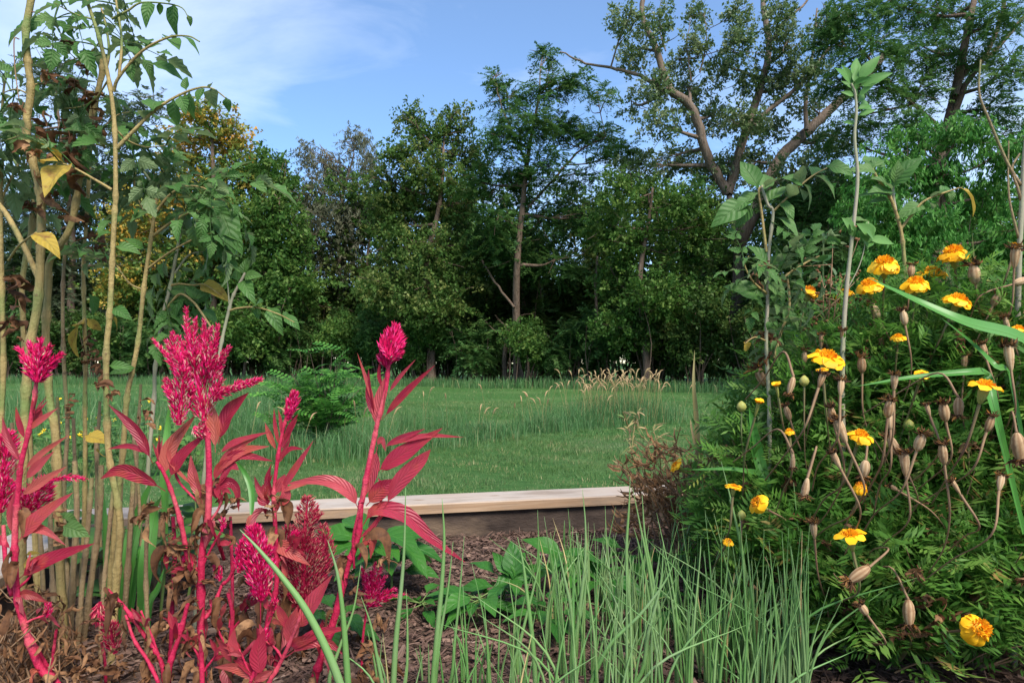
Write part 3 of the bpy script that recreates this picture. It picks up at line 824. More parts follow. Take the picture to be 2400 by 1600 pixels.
tree('cottonwood_tree', 'big old cottonwood with thick pale limbs forking wide through silvery leaves', (1715, 0), 20, [(1722, 800), (1728, 700), (1731, 612), (1726, 530), (1706, 449)], 0.27,
     [(1470, 50, 45, 45), (1490, 130, 48, 50), (1545, 70, 40, 60, .7), (1530, 200, 45, 48), (1590, 150, 45, 45, .7), (1640, 110, 45, 42), (1610, 220, 55, 48), (1690, 170, 45, 50), (1725, 40, 40, 40), (1740, 110, 45, 50), (1650, 290, 70, 48), (1740, 290, 65, 48), (1815, 40, 55, 45), (1850, 110, 65, 48), (1830, 200, 60, 50), (1800, 290, 55, 42), (1540, 300, 60, 45, .8), (1580, 380, 80, 50), (1690, 400, 75, 50), (1760, 390, 65, 45), (1890, 250, 55, 40, .7), (1920, 340, 65, 45), (1880, 410, 80, 50), (1950, 60, 60, 50, .8), (1900, 170, 60, 50, .8), (1770, 200, 50, 50, .8), (1640, 40, 40, 40, .7), (1480, 250, 35, 40, .6), (1500, 400, 65, 50, .8)], 'broad', 0.055, 1.35, 't_cotton', 'bark_pale', group='trees along the far side of the lawn',
     limbs=[(34, 26, -0.6, [(1706, 452), (1659, 367), (1625, 262), (1567, 209)]), (25, 14, 0.2, [(1570, 212), (1532, 102), (1506, 41), (1513, -40)]), (15, 4, -0.8, [(1560, 216), (1501, 179), (1445, 163), (1373, 148), (1312, 122)]),
            (32, 14, 0.8, [(1706, 455), (1741, 332), (1787, 189), (1802, 102), (1787, 0), (1800, -60)]), (12, 5, 0.3, [(1802, 110), (1830, 60), (1880, 15), (1910, -20)]),
            (44, 20, 0.6, [(1730, 580), (1790, 450), (1833, 367), (1899, 301), (1965, 240), (2037, 173), (2080, 120)]), (18, 6, -0.5, [(1715, 430), (1756, 306), (1879, 194), (1945, 112), (1990, 60)]), (16, 5, 0.4, [(1890, 305), (1890, 220), (1905, 120), (1915, 20)]),
            (5, 2, 0.2, [(1560, 120), (1545, 60), (1550, -10)]), (5, 2, 0.4, [(1620, 190), (1610, 110), (1618, 40)]), (6, 2, 0.4, [(1640, 170), (1655, 100), (1650, 30)])])
tree('locust_tree', 'large dark feathery locust with heavy limbs over the bright leafy tree', (2195, 0), 17, [(2200, 760), (2200, 560), (2195, 420), (2220, 306), (2238, 225), (2262, 100), (2290, -30)], 0.24,
     [(1990, 40, 85, 50), (2100, 30, 95, 52), (2220, 40, 90, 55), (2340, 50, 75, 60), (1940, 110, 55, 42), (2040, 120, 85, 50), (2150, 120, 85, 50), (2250, 150, 80, 52), (2350, 170, 65, 55), (1960, 200, 60, 45), (2050, 210, 80, 48), (2160, 210, 70, 46), (2000, 290, 75, 46), (2110, 290, 80, 42), (2320, 270, 80, 50), (1950, 340, 60, 40), (2390, 330, 50, 60)], 'frond', 0.055, 1.55, 't_locust', group='trees along the far side of the lawn',
     limbs=[(20, 9, 0.5, [(2240, 225), (2261, 168), (2322, 128), (2400, 41), (2440, 0)]), (14, 6, -0.5, [(2215, 310), (2154, 255), (2083, 189), (2020, 120)]), (22, 12, 0.4, [(2225, 290), (2265, 200), (2330, 90), (2360, -20)]), (8, 3, 0.3, [(2300, 160), (2360, 165), (2430, 190)])])
tree('walnut_tree', 'bright green tree with drooping pointed leaves behind the marigolds', (2230, 0), 13.5, [(2225, 760), (2215, 620), (2210, 480), (2205, 380)], 0.12,
     [(2150, 330, 80, 48), (2260, 320, 85, 48), (2360, 370, 75, 65), (2080, 400, 75, 60), (2190, 420, 100, 65), (2310, 470, 95, 70), (2050, 500, 75, 70), (2160, 530, 100, 75), (2280, 590, 110, 75), (2390, 560, 70, 80), (2050, 630, 85, 80), (2170, 680, 110, 80), (2320, 730, 110, 80), (2060, 760, 90, 70), (2200, 810, 120, 60)], 'droop', 0.062, 1.75, 't_bright', group='trees along the far side of the lawn')
tree('hackberry_tree', 'mid green tree filling the gap below the cottonwood fork', (1520, 0), 19, [(1510, 780), (1500, 650), (1520, 520), (1530, 440)], 0.11,
     [(1440, 450, 65, 48), (1520, 470, 75, 52), (1610, 480, 70, 52), (1400, 540, 65, 60, .8), (1490, 570, 90, 60), (1600, 590, 85, 60), (1670, 540, 60, 60), (1430, 660, 80, 60, .8), (1540, 690, 100, 65), (1640, 700, 80, 70), (1470, 770, 100, 60)], 'broad', 0.06, 1.6, 't_green', group='trees along the far side of the lawn')
tree('hackberry_tree', 'shadowy dark tree standing right of the thick cottonwood trunk', (1860, 0), 19, [(1860, 780), (1850, 650), (1870, 540)], 0.13,
     [(1820, 480, 70, 55), (1900, 490, 80, 58), (1960, 440, 55, 48), (1830, 580, 75, 65), (1930, 590, 90, 70), (1850, 690, 90, 75), (1960, 700, 100, 75), (1790, 700, 60, 70), (1880, 790, 110, 65)], 'frond', 0.06, 1.6, 't_locust', group='trees along the far side of the lawn')

# a second rank of trees closing the wood behind the first
fill_kinds = [('t_green', 'broad', 'mid green'), ('t_elm', 'broad', 'olive green'), ('t_locust', 'frond', 'dark feathery'), ('t_dark', 'broad', 'dusky green')]
for k_, (px, top, dp, fk) in enumerate(((30, 420, 33, 2), (250, 400, 34, 1), (420, 470, 31, 0), (600, 440, 30, 3), (730, 480, 32, 0), (880, 440, 29, 1), (1000, 480, 30, 3), (1130, 430, 28, 0), (1290, 490, 29, 2), (1420, 450, 27, 1), (1540, 440, 26, 0), (1640, 470, 27, 3), (1760, 490, 26, 2), (1900, 420, 25, 1), (2030, 400, 24, 0), (2260, 470, 22, 3), (2400, 450, 21, 0))):
    lm, lk, word = fill_kinds[fk]
    near = ('behind the bleached flower stalk', 'behind the thick tomato stalks', 'behind the leaning tomato stalk', 'behind the feathery crimson plume', 'below the wispy grey willow', 'between the willow and the lumpy rounded tree', 'behind the lone magenta plume', 'behind the two spiky locust tops', 'behind the forked feathery locust', 'behind the tan seed-head grass', 'left of the cottonwood fork', 'under the cottonwood fork', 'right of the cottonwood trunk', 'below the slanting cottonwood limb', 'behind the velvety weed', 'behind the clustered orange blooms', 'behind the high seed heads')[k_]
    cl = []
    y = top + 40
    while y < 800:
        for dx in (-75, 5, 80):
            cl.append((px + dx + U(-25, 25), y + U(-25, 25), U(55, 80), U(45, 62), 0.85 if y < 640 else 0.95))
        y += 82
    tree('wood_tree', word + ' background tree ' + near, (px + U(-20, 20), 0), dp, [(px + U(-15, 15), 760), (px + U(-20, 20), 620), (px + U(-20, 20), top + 50)], 0.12, cl, lk, 0.10, 1.1, lm, group='second rank of trees in the wood', twigs=3)

# understorey: shared crowns, each shrub its own object
under_label = ['dark leafy understorey shrub at the edge of the lawn below the trees', 'feathery sumac-like shrub at the edge of the lawn below the trees', 'shadowy tall shrub deep behind the edge of the wood']
def shrub_mesh(kind, size, cover, mat, w_, h_, seed):
    gt = G(); gc = G()
    q = 9
    for j in range(q):
        a = j / q * 6.28 + U(-.4, .4)
        cen = np.array([math.cos(a) * w_ * U(0.2, 0.62), math.sin(a) * w_ * U(0.2, 0.6), h_ * U(0.25, 0.9)])
        crown_sprays(gc, cen, np.array([w_ * U(.38, .55), w_ * U(.35, .5), h_ * U(.17, .27)]), kind, size, cover)
        s0 = np.array([U(-.2, .2) * w_ * 0.6, U(-.2, .2) * w_ * 0.5, -0.05])
        gt.tube(cr([s0, (s0 + cen) / 2 + rng.normal(0, 0.12, 3), cen], 4), np.linspace(0.035, 0.01, 9), 5)
    for j in range(5):
        s0 = np.array([U(-.8, .8) * w_, U(-.4, .4) * w_, -0.05])
        gt.tube(cr([s0, s0 + [U(-.3, .3), U(-.2, .2), h_ * 0.4], s0 + [U(-.5, .5), U(-.2, .2), h_ * U(0.6, 0.9)]], 3), np.linspace(0.022, 0.006, 7), 4)
    return gt.mesh('trunk', M['bark'], True), gc.mesh('crown', M[mat], False)
SH = [shrub_mesh('broad', 0.07, 1.35, 't_dark', 1.35, 2.9, 1), shrub_mesh('broad', 0.06, 1.35, 't_green', 1.25, 2.4, 2), shrub_mesh('frond', 0.075, 1.4, 't_locust', 1.35, 2.6, 3), shrub_mesh('broad', 0.10, 1.2, 't_dark', 2.0, 4.6, 4), shrub_mesh('frond', 0.10, 1.25, 't_dark', 2.1, 4.2, 5)]
def shrub(kind, x, y, sc, label, group):
    b = np.array([x, y, float(lawn_z(x, y))])
    r = thing('understorey_shrub', label, 'shrub', b, group)
    rot = Matrix.Rotation(U(0, 6.28), 4, 'Z') @ Matrix.Diagonal((sc * U(.85, 1.15), sc * U(.85, 1.15), sc * U(.85, 1.15), 1))
    for nm, me in zip(('trunk', 'crown'), SH[kind]):
        m_ = rot.copy(); m_.translation = Vector(b)
        inst(nm, me, m_, r)
edge_x = [-21, -9, -3, 2, 6, 9, 14]; edge_y = [25.8, 24.8, 22.8, 20.2, 16.8, 14.8, 14.2]
x = -19.5
while x < 12:
    y = float(np.interp(x, edge_x, edge_y)) + U(0.4, 1.6)
    k_ = random.choice((0, 0, 1, 2, 2))
    shrub(k_, x, y, U(0.8, 1.1) * (1.0 if y > 18 else 0.85), under_label[1 if k_ == 2 else 0], 'feathery shrubs along the wood edge' if k_ == 2 else 'leafy shrubs along the wood edge')
    x += U(1.0, 1.7)
x = -24
while x < 16:
    y = float(np.interp(x, edge_x, edge_y)) + U(4.5, 8.5)
    shrub(random.choice((3, 4)), x, y, U(1.0, 1.45), under_label[2], 'tall shrubs deep in the wood')
    x += U(1.6, 2.4)
x = -27
while x < 22:
    y = float(np.interp(x, edge_x, edge_y)) + U(10, 13)
    shrub(random.choice((3, 4)), x, y, U(0.95, 1.35), under_label[2], 'tall shrubs deep in the wood')
    x += U(1.8, 2.6)
x = -20
while x < 13:
    y = float(np.interp(x, edge_x, edge_y)) + U(2.2, 4.0)
    shrub(random.choice((0, 1, 2)), x, y, U(0.5, 0.75), 'low bushy undergrowth shrub in the shade between the tree trunks', 'low undergrowth between the trunks')
    x += U(.9, 1.3)
# slim bare trunks standing in front of the shrubs
for (pts, w_, lab) in (([(570, 885), (580, 800), (590, 740)], 8, 'slim reddish sapling trunk rising from the rough grass by the wood'), ([(1185, 903), (1182, 850), (1186, 800), (1190, 760)], 14, 'pair-forming slim dark trunk at the wood edge, thicker one'), ([(1205, 905), (1208, 850), (1204, 790)], 8, 'pair-forming slim dark trunk at the wood edge, thinner one'),
                       ([(1395, 900), (1400, 760), (1395, 680), (1400, 600)], 9, 'pale bare dead sapling trunk standing before dark leaves'), ([(1590, 900), (1610, 800), (1640, 690), (1655, 600)], 13, 'dark leaning trunk beside the thick cottonwood'), ([(1700, 899), (1690, 790), (1665, 660), (1640, 590)], 20, 'leaning brown trunk left of the thick cottonwood'), ([(1330, 905), (1300, 850), (1275, 800)], 4, 'thin leaning dead stick in the wood edge grass')):
    d = (EYE - LAWN) * F / (pts[0][1] - HOR)
    d = min(d, 25)
    q = [P(a, b, d) for a, b in pts]
    q[0][2] = float(lawn_z(q[0][0], d)) - 0.05
    rt = thing('slim_tree', lab, 'tree trunk', q[0])
    g = G()
    pc = cr(q, 5)
    g.tube(pc, np.linspace(w_, w_ * 0.6, len(pc)) * 0.5 / F * d, 7)
    for j in range(4):
        s_ = pc[random.randint(len(pc) // 2, len(pc) - 1)]
        e = s_ + np.array([U(-.9, .9), U(-.3, .3), U(0.2, 0.9)])
        g.tube(cr([s_, (s_ + e) / 2 + rng.normal(0, .06, 3), e], 3), np.linspace(w_ * 0.25, w_ * 0.06, 7) * 0.5 / F * d, 4)
    put('trunk', g, M['bark_pale' if 'pale' in lab else 'bark'], rt)

# ------------------------------------------------------------------ leaf shapes
def prof(kind, t):
    t = np.asarray(t, float)
    if kind == 'lance':       # petiole, then a long pointed blade
        b = np.clip((t - 0.12) / 0.88, 0, 1)
        w_ = np.sin(np.pi * b ** 0.72) ** 0.9 * (1 - 0.25 * b)
        return np.maximum(w_, 0.06 * (1 - t))
    if kind == 'ovate':
        b = np.clip((t - 0.10) / 0.90, 0, 1)
        return np.maximum(np.sin(np.pi * b ** 0.60) ** 0.85 * (1 - 0.15 * b), 0.05 * (1 - t))
    if kind == 'strap':
        return np.minimum(1, 0.35 + t * 3) * (1 - t ** 2.2) + 0.01
    if kind == 'needle':
        return np.sin(np.pi * np.clip(t, 0.02, 1) ** 0.8) ** 0.8 + 0.02
    return np.ones_like(t)
def leaf(g, pts, width, kind='lance', nrm=None, n=14, nx=4, cup=0.22, wave=0.10, r=0.5, curl=0.0, twist=0.0):
    p = cr(pts, max(3, n // max(1, len(pts) - 1)))
    t = np.linspace(0, 1, len(p))
    if nrm is None:
        nrm = np.array([U(-.4, .4), -0.75, 0.75])
    g.ribbon(p, prof(kind, t) * width * 0.5, nrm, nx, cup, wave, U(1.5, 3.0), r, twist, U(0, 6))
def arc(a, b, sag):
    """three points from a to b with the middle lifted by sag"""
    a = np.asarray(a); b = np.asarray(b)
    return [a, (a + b) / 2 + np.array([0, 0, sag]), b]

# compound tomato leaf, local +Y along the rachis, +Z up
def tomato_leaf(nl, droop, curl, seed):
    g = G()
    r_ = np.linspace(0, 1, 9)
    path = np.stack([0.05 * np.sin(r_ * 3 + seed), r_, 0.10 * r_ - droop * r_ ** 2], -1)
    g.tube(path, np.linspace(0.018, 0.006, 9), 4, 0.8)
    def leaflet(t, side, L, W):
        b = np.array([np.interp(t, r_, path[:, k]) for k in range(3)])
        d = np.array([side * 0.9, 0.55, U(-.15, .15)]) if side else np.array([U(-.1, .1), 1, -droop * 1.2])
        d = unit(d)
        q = np.linspace(0, 1, 11)
        pth = b + d * (q * L)[:, None] + np.array([0, 0, -1.0]) * (q ** 2 * L * (0.25 + curl))[:, None]
        if curl > 0.5: pth = pth - d * (q ** 3 * L * 0.35)[:, None]
        bb = np.clip((q - 0.10) / 0.9, 0, 1)
        w_ = np.sin(np.pi * bb ** 0.62) * W
        w_ = w_ * np.where(np.arange(11) % 2 == 0, 0.80, 1.12) + 0.008
        w_[-1] = 0.003
        up = unit(np.array([U(-.25, .25), U(-.25, .25), 1.0]))
        g.ribbon(pth, w_, up, 4, 0.30 + curl * 0.4, 0.12, 2.2, U(0, 1), 0.0, U(0, 6))
    pr = nl // 2
    for k in range(pr):
        t = 0.34 + 0.52 * k / max(1, pr - 1) if pr > 1 else 0.55
        for sd_ in (-1, 1):
            leaflet(t + U(-.03, .03), sd_, U(.30, .46), U(.085, .125))
        if k and U(0, 1) < 0.6: leaflet(t - 0.12, random.choice((-1, 1)), 0.13, 0.04)
    leaflet(0.98, 0, U(.42, .52), U(.12, .16))
    return g.mesh('leaf', M['tom_leaf'])
TL = [tomato_leaf(n_, d_, c_, s_) for n_, d_, c_, s_ in ((4, .25, .1, 0), (4, .5, .3, 1), (6, .35, .15, 2), (4, .8, .6, 3), (6, .55, .4, 4), (2, .3, .7, 5), (4, .15, .05, 6))]
def single_leaf(matk, kind, asp, droop, cup=0.22, wave=0.12, n=10, rv=None):
    g = G()
    q = np.linspace(0, 1, n)
    pth = np.stack([0.06 * np.sin(q * 2.5 + U(0, 5)), q, -droop * q ** 2 + 0.12 * q], -1)
    g.ribbon(pth, prof(kind, q) * asp * 0.5, (0, 0, 1), 4, cup, wave, U(1.5, 2.5), U(0.1, 0.9) if rv is None else rv, 0.0, U(0, 6))
    return g.mesh('leaf', M[matk])
TLS = [single_leaf('tom_leaf', 'ovate', U(.42, .55), U(.1, .7), U(.2, .5)) for _ in range(5)]
TLY = [single_leaf('tom_yellow', 'ovate', U(.42, .55), U(.2, .6), U(.2, .5)) for _ in range(3)]
PEP = [single_leaf('pepper', 'ovate', U(.46, .56), U(.25, .6), 0.30, 0.10) for _ in range(5)]
VEL = [single_leaf('velvet', 'lance', U(.32, .42), U(.0, .35), 0.30, 0.06) for _ in range(5)]
WEE = [single_leaf('weed', 'ovate', U(.4, .6), U(.1, .5), 0.25, 0.1) for _ in range(4)]
def crumple(seed, long=False):
    """shrivelled dead leaf: a few curled, twisted strips"""
    g = G()
    for j in range(6 if long else 5):
        q = np.linspace(0, 1, 9)
        a = U(0, 6.28)
        p0 = np.array([U(-.15, .15), U(0, .3) + (j * 0.22 if long else 0), U(-.1, .1)])
        d = unit(np.array([math.cos(a) * 0.8, U(0.2, 1.0), math.sin(a) * 0.8 - 0.6]))
        sp = U(2, 5)
        pth = p0 + d * (q * U(.35, .7))[:, None] + np.stack([np.sin(q * sp) * .12, np.cos(q * sp + 1) * .10, np.sin(q * sp * 1.3 + 2) * .12], -1)
        g.ribbon(pth, np.sin(np.pi * np.clip(q, .05, .97)) * U(.06, .13), rdir(), 3, U(.5, 1.3), 0.35, U(2, 4), U(0, 1), U(-3, 3), U(0, 6))
    g.tube(cr([(0, 0, 0), (0.03, .2, .03), (0, .45, -.05)], 3), [0.02, 0.012], 4, 0.3)
    return g.mesh('dead_leaf', M['dead_leaf'])
DEAD = [crumple(k) for k in range(5)] + [crumple(9, True) for k in range(2)]

def soil_point(px, d):
    """ground point in the bed under photo column px at depth d"""
    return np.array([(px - 1200) / F * d, d, 0.0])
def stem_path(pix, d, d2=None, to_soil=True):
    """pix runs from the top down; continues into the soil"""
    d2 = d if d2 is None else d2
    n = len(pix)
    pts = [P(x, y, d + (d2 - d) * j / max(1, n - 1)) for j, (x, y) in enumerate(pix)]
    if to_soil and pts[-1][2] > 0.0:
        e = pts[-1].copy()
        sl_ = (pts[-1] - pts[-2]); sl_ = sl_ / max(1e-6, -sl_[2]) * pts[-1][2]
        e = e + np.array([np.clip(sl_[0], -.05, .05), 0, 0]); e[2] = -0.015
        pts.append(e)
    elif to_soil:
        pts[-1][2] = -0.015
    return np.array(pts)
def knobbly(n, r_top, r_bot, every=7):
    r = np.linspace(r_top, r_bot, n)
    for k in range(random.randint(2, every), n, every):
        r[k] *= U(1.22, 1.45)
        if k + 1 < n: r[k + 1] *= 1.08
    return r

# ------------------------------------------------------------------ tomato stalks (left)
tom_root = {}
def tomato(key, label, pix, d, w_top, w_bot, mat='tom_stem', d2=None):
    pts = stem_path(pix, d, d2)
    base = pts[-1].copy(); base[2] = 0
    r = thing('tomato_plant', label, 'tomato plant', base, 'old tomato plants in the left of the bed')
    pc = cr(pts, 7)
    g = G()
    g.tube(pc, knobbly(len(pc), w_top * 0.43 / F * d, w_bot * 0.42 / F * d), 9)
    put('stem', g, M[mat], r)
    tom_root[key] = (r, d, pc)
    return r
def branch(key, pix, w0, w1, dd=0.0, mat='tom_stem', name='branch'):
    r, d, _ = tom_root[key]
    pts = np.array([P(x, y, d + dd * j / max(1, len(pix) - 1)) for j, (x, y) in enumerate(pix)])
    pc = cr(pts, 6)
    g = G(); g.tube(pc, np.linspace(w0, w1, len(pc)) * 0.5 / F * d, 6)
    put(name, g, M[mat], r)
    return pc
def leaves_on(key, pc, n, size, t0=0.25, t1=1.0, meshes=None, hang=0.5, dead=0.0, yel=0.0):
    r = tom_root[key][0]
    n = max(3, int(n * 1.45))
    for j in range(n):
        t = t0 + (t1 - t0) * (j + U(0.1, .9)) / n
        i_ = min(len(pc) - 2, int(t * (len(pc) - 1)))
        ax = unit(pc[i_ + 1] - pc[i_])
        o = unit(np.cross(ax, rdir()))
        d_ = unit(ax * U(0.2, .9) + o * 0.9 + np.array([0, -0.1, -hang * U(0, 1)]))
        x = U(0, 1)
        me = random.choice(DEAD) if x < dead else random.choice(TLY) if x < dead + yel else random.choice(meshes or TL)
        nm = 'dead_leaf' if x < dead else 'leaf'
        inst(nm, me, frame(pc[i_], d_, (U(-.5, .5), U(-.7, .1), 1), size * U(.42, .78)), r)
def leaf_at(key, x, y, x2, y2, meshes=None, dd=0.0, wide=1.0, name='leaf', up=None):
    """one leaf from pixel (x, y) to pixel (x2, y2)"""
    r, d, _ = tom_root[key]
    a = P(x, y, d + dd); b = P(x2, y2, d + dd + U(-.03, .03))
    L = np.linalg.norm(b - a)
    inst(name, random.choice(meshes or TLS), frame(a, b - a, up or (U(-.3, .3), U(-1, -.4), U(.3, 1)), (L * wide, L, L)), r)

tomato('T1', 'thickest pale yellow tomato stalk reaching above the other stalks', [(74, -60), (72, 0), (60, 77), (66, 153), (72, 214), (61, 306), (77, 383), (95, 459), (95, 584), (89, 706), (70, 813), (60, 930), (52, 1100), (50, 1365), (52, 1480)], 1.02, 17, 26)
tomato('T2', 'stout tomato stalk bending left then straight down beside the thickest one', [(240, 140), (236, 184), (208, 306), (190, 400), (165, 531), (118, 608), (113, 675), (107, 798), (116, 934), (129, 1011), (135, 1148), (141, 1334), (147, 1457)], 1.06, 13, 25)
tomato('T5', 'tall straight tomato stalk forking near its top into leafy arching shoots', [(196, -20), (233, 92), (257, 199), (269, 306), (271, 459), (269, 492), (263, 614), (257, 737), (249, 829), (251, 995), (258, 1087), (276, 1180), (282, 1242), (275, 1334)], 1.0, 9, 20)
tomato('T6', 'leaning tomato stalk crowned with a dense spray of drooping leaves', [(367, 461), (355, 553), (337, 675), (324, 798), (309, 874), (297, 934), (288, 1057), (275, 1179), (262, 1330)], 1.08, 9, 18)
tomato('T3', 'slim brownish tomato stalk right behind the stout bending one', [(190, 330), (172, 470), (153, 584), (147, 706), (150, 859), (158, 1000), (150, 1150), (158, 1340)], 1.16, 7, 13, 'tom_stem_dry')
tomato('T4', 'slim greenish tomato stalk between the bending and the straight ones', [(214, 330), (208, 431), (196, 614), (196, 675), (200, 860), (199, 934), (199, 1148), (192, 1350)], 1.2, 8, 13)
tomato('T7', 'slender hairy tomato stalk behind the big feathery crimson plume', [(428, 516), (398, 675), (382, 737), (364, 859), (361, 934), (346, 1118), (346, 1273)], 1.15, 8, 12, 'hairy_stem')
tomato('T8', 'hairy tomato shoot with one leafy arm reaching right over the dark trees', [(575, 639), (548, 690), (538, 721), (520, 798), (505, 888), (490, 1000), (478, 1120), (470, 1240)], 1.12, 7, 11, 'hairy_stem')
tomato('T9', 'pale tomato stalk cut by the edge of the view with brown shrivelled leaves', [(4, 380), (0, 470), (4, 675), (8, 850), (2, 1000), (-5, 1200)], 1.1, 12, 16)
tomato('T10', 'green kinked tomato stalk left of the thickest one', [(75, 500), (70, 560), (52, 660), (55, 767), (62, 900), (70, 1050), (82, 1250)], 1.18, 13, 17)
# low woody stalks in the thicket
for (pix, d, w_) in (([(175, 1080), (180, 1200), (172, 1330), (165, 1480)], 1.12, 14), ([(215, 1120), (205, 1250), (190, 1400), (178, 1540)], 1.05, 12), ([(237, 1090), (232, 1220), (215, 1350), (195, 1500)], 1.08, 15), ([(312, 1130), (305, 1250), (296, 1380), (285, 1500)], 1.1, 13), ([(346, 1200), (342, 1330), (345, 1450), (348, 1540)], 1.02, 11), ([(120, 1130), (118, 1260), (125, 1400), (130, 1560)], 0.98, 11),
                     ([(225, 1000), (228, 1150), (236, 1300), (240, 1450)], 1.2, 9), ([(385, 1080), (378, 1200), (365, 1330), (350, 1450)], 1.22, 9), ([(330, 900), (322, 1050), (318, 1200), (310, 1350)], 1.25, 8), ([(95, 1060), (92, 1200), (100, 1350), (108, 1520)], 1.08, 10), ([(290, 960), (288, 1050), (280, 1250)], 1.24, 8), ([(234, 940), (230, 1030), (225, 1250)], 1.28, 8), ([(172, 980), (176, 1100), (182, 1300)], 1.3, 9), ([(134, 930), (138, 1030), (148, 1250)], 1.26, 9), ([(28, 990), (35, 1150), (45, 1350)], 1.2, 10), ([(310, 1000), (325, 1150), (330, 1300), (322, 1450)], 1.12, 8), ([(265, 1150), (250, 1300), (240, 1420), (235, 1560)], 1.0, 10), ([(396, 1010), (392, 1080), (385, 1200), (380, 1350)], 1.25, 7)):
    pts = stem_path(pix, d)
    base = pts[-1].copy(); base[2] = 0
    r = thing('tomato_stalk', 'bare woody tomato stalk standing low in the crowded thicket', 'tomato stalk', base, 'low bare stalks in the left thicket')
    pc = cr(pts, 6)
    g = G(); g.tube(pc, knobbly(len(pc), w_ * 0.42 / F * d, w_ * 0.55 / F * d, 6), 8)
    put('stem', g, M['tom_stem_dry'], r)

# leafy shoots
b = branch('T5', [(271, 350), (315, 305), (358, 263), (407, 230), (459, 208), (496, 207), (533, 233)], 9, 3, 0.03)
for q in ((404, 232, 404, 300), (441, 215, 441, 280), (499, 207, 499, 240), (527, 228, 535, 262), (438, 212, 436, 178), (364, 258, 368, 215), (364, 258, 322, 252), (475, 207, 458, 235), (490, 207, 492, 188), (420, 226, 432, 262)): leaf_at('T5', *q, wide=1.25)
b = branch('T5', [(266, 215), (279, 181), (331, 122), (392, 89), (440, 85), (468, 98)], 8, 3, -0.03)
for q in ((355, 148, 432, 172), (335, 140, 357, 172), (425, 86, 474, 108), (385, 92, 418, 92), (350, 105, 345, 78), (325, 128, 300, 95), (305, 150, 306, 190), (392, 90, 404, 74), (340, 120, 365, 90)): leaf_at('T5', *q, wide=1.2)
b = branch('T5', [(279, 181), (285, 92), (272, 0), (275, -40)], 7, 4, 0.04)
leaves_on('T5', b, 6, 0.10)
b = branch('T5', [(262, 45), (300, 25), (337, 6), (419, 15), (444, 46)], 6, 2, 0.0)
for q in ((350, 5, 340, 40), (370, 5, 380, 38), (405, 10, 402, 68), (438, 35, 448, 62), (330, 8, 300, -10), (395, 8, 400, -15)): leaf_at('T5', *q, wide=1.1)
b = branch('T5', [(233, 100), (205, 130), (170, 140), (125, 160)], 4, 1.5, 0.05); leaves_on('T5', b, 4, 0.09, 0.3)
b = branch('T5', [(215, 45), (180, 35), (150, 20), (128, 8)], 4, 1.5, -0.04); leaves_on('T5', b, 4, 0.10, 0.3)
b = branch('T5', [(252, 190), (225, 230), (190, 250), (150, 255)], 5, 2, 0.06); leaves_on('T5', b, 5, 0.11, 0.3)
b = branch('T5', [(268, 300), (300, 330), (345, 345), (395, 340)], 5, 2, 0.05); leaves_on('T5', b, 5, 0.12, 0.2)
b = branch('T5', [(262, 445), (220, 420), (170, 392), (135, 380)], 8, 3, -0.02); leaves_on('T5', b, 3, 0.10, 0.6, 1.0, yel=0.5)
leaf_at('T5', 135, 380, 95, 350, TLY, wide=1.4); leaf_at('T5', 135, 382, 128, 412, TLY, wide=1.3)
b = branch('T2', [(238, 190), (255, 130), (250, 70), (235, 10)], 8, 4, 0.03); leaves_on('T2', b, 5, 0.11)
b = branch('T2', [(200, 340), (240, 300), (275, 270), (310, 262)], 5, 2, 0.06); leaves_on('T2', b, 5, 0.11)
b = branch('T2', [(205, 310), (165, 290), (120, 290), (85, 300)], 5, 2, 0.05); leaves_on('T2', b, 5, 0.12)
b = branch('T1', [(68, 200), (110, 195), (150, 190), (180, 200)], 5, 2, 0.06); leaves_on('T1', b, 5, 0.11)
b = branch('T1', [(62, 310), (30, 325), (5, 330), (-20, 345)], 5, 2, 0.04); leaves_on('T1', b, 4, 0.11)
b = branch('T1', [(66, 220), (40, 210), (15, 215), (-10, 230)], 5, 2, 0.06); leaves_on('T1', b, 4, 0.12)
b = branch('T1', [(92, 655), (60, 585), (20, 510), (-10, 470)], 14, 12, 0.02)
b = branch('T1', [(20, 610), (45, 575), (85, 545)], 6, 4, -0.06); leaf_at('T1', 85, 545, 125, 575, TLY, -0.06, 1.2)
b = branch('T1', [(72, 28), (95, 32), (125, 55), (145, 82)], 3, 2, -0.02, 'dry_stem')
b = branch('T1', [(45, 92), (33, 95), (36, 170), (45, 235)], 3, 2, -0.02, 'dry_stem')
b = branch('T10', [(70, 560), (85, 500), (60, 430), (30, 370)], 9, 6, 0.03); leaves_on('T10', b, 5, 0.12)
b = branch('T9', [(2, 470), (25, 420), (45, 380), (58, 340)], 6, 3, 0.05); leaves_on('T9', b, 5, 0.11)
b = branch('T9', [(2, 300), (10, 200), (25, 165), (40, 150)], 6, 2, 0.03); leaves_on('T9', b, 4, 0.09)
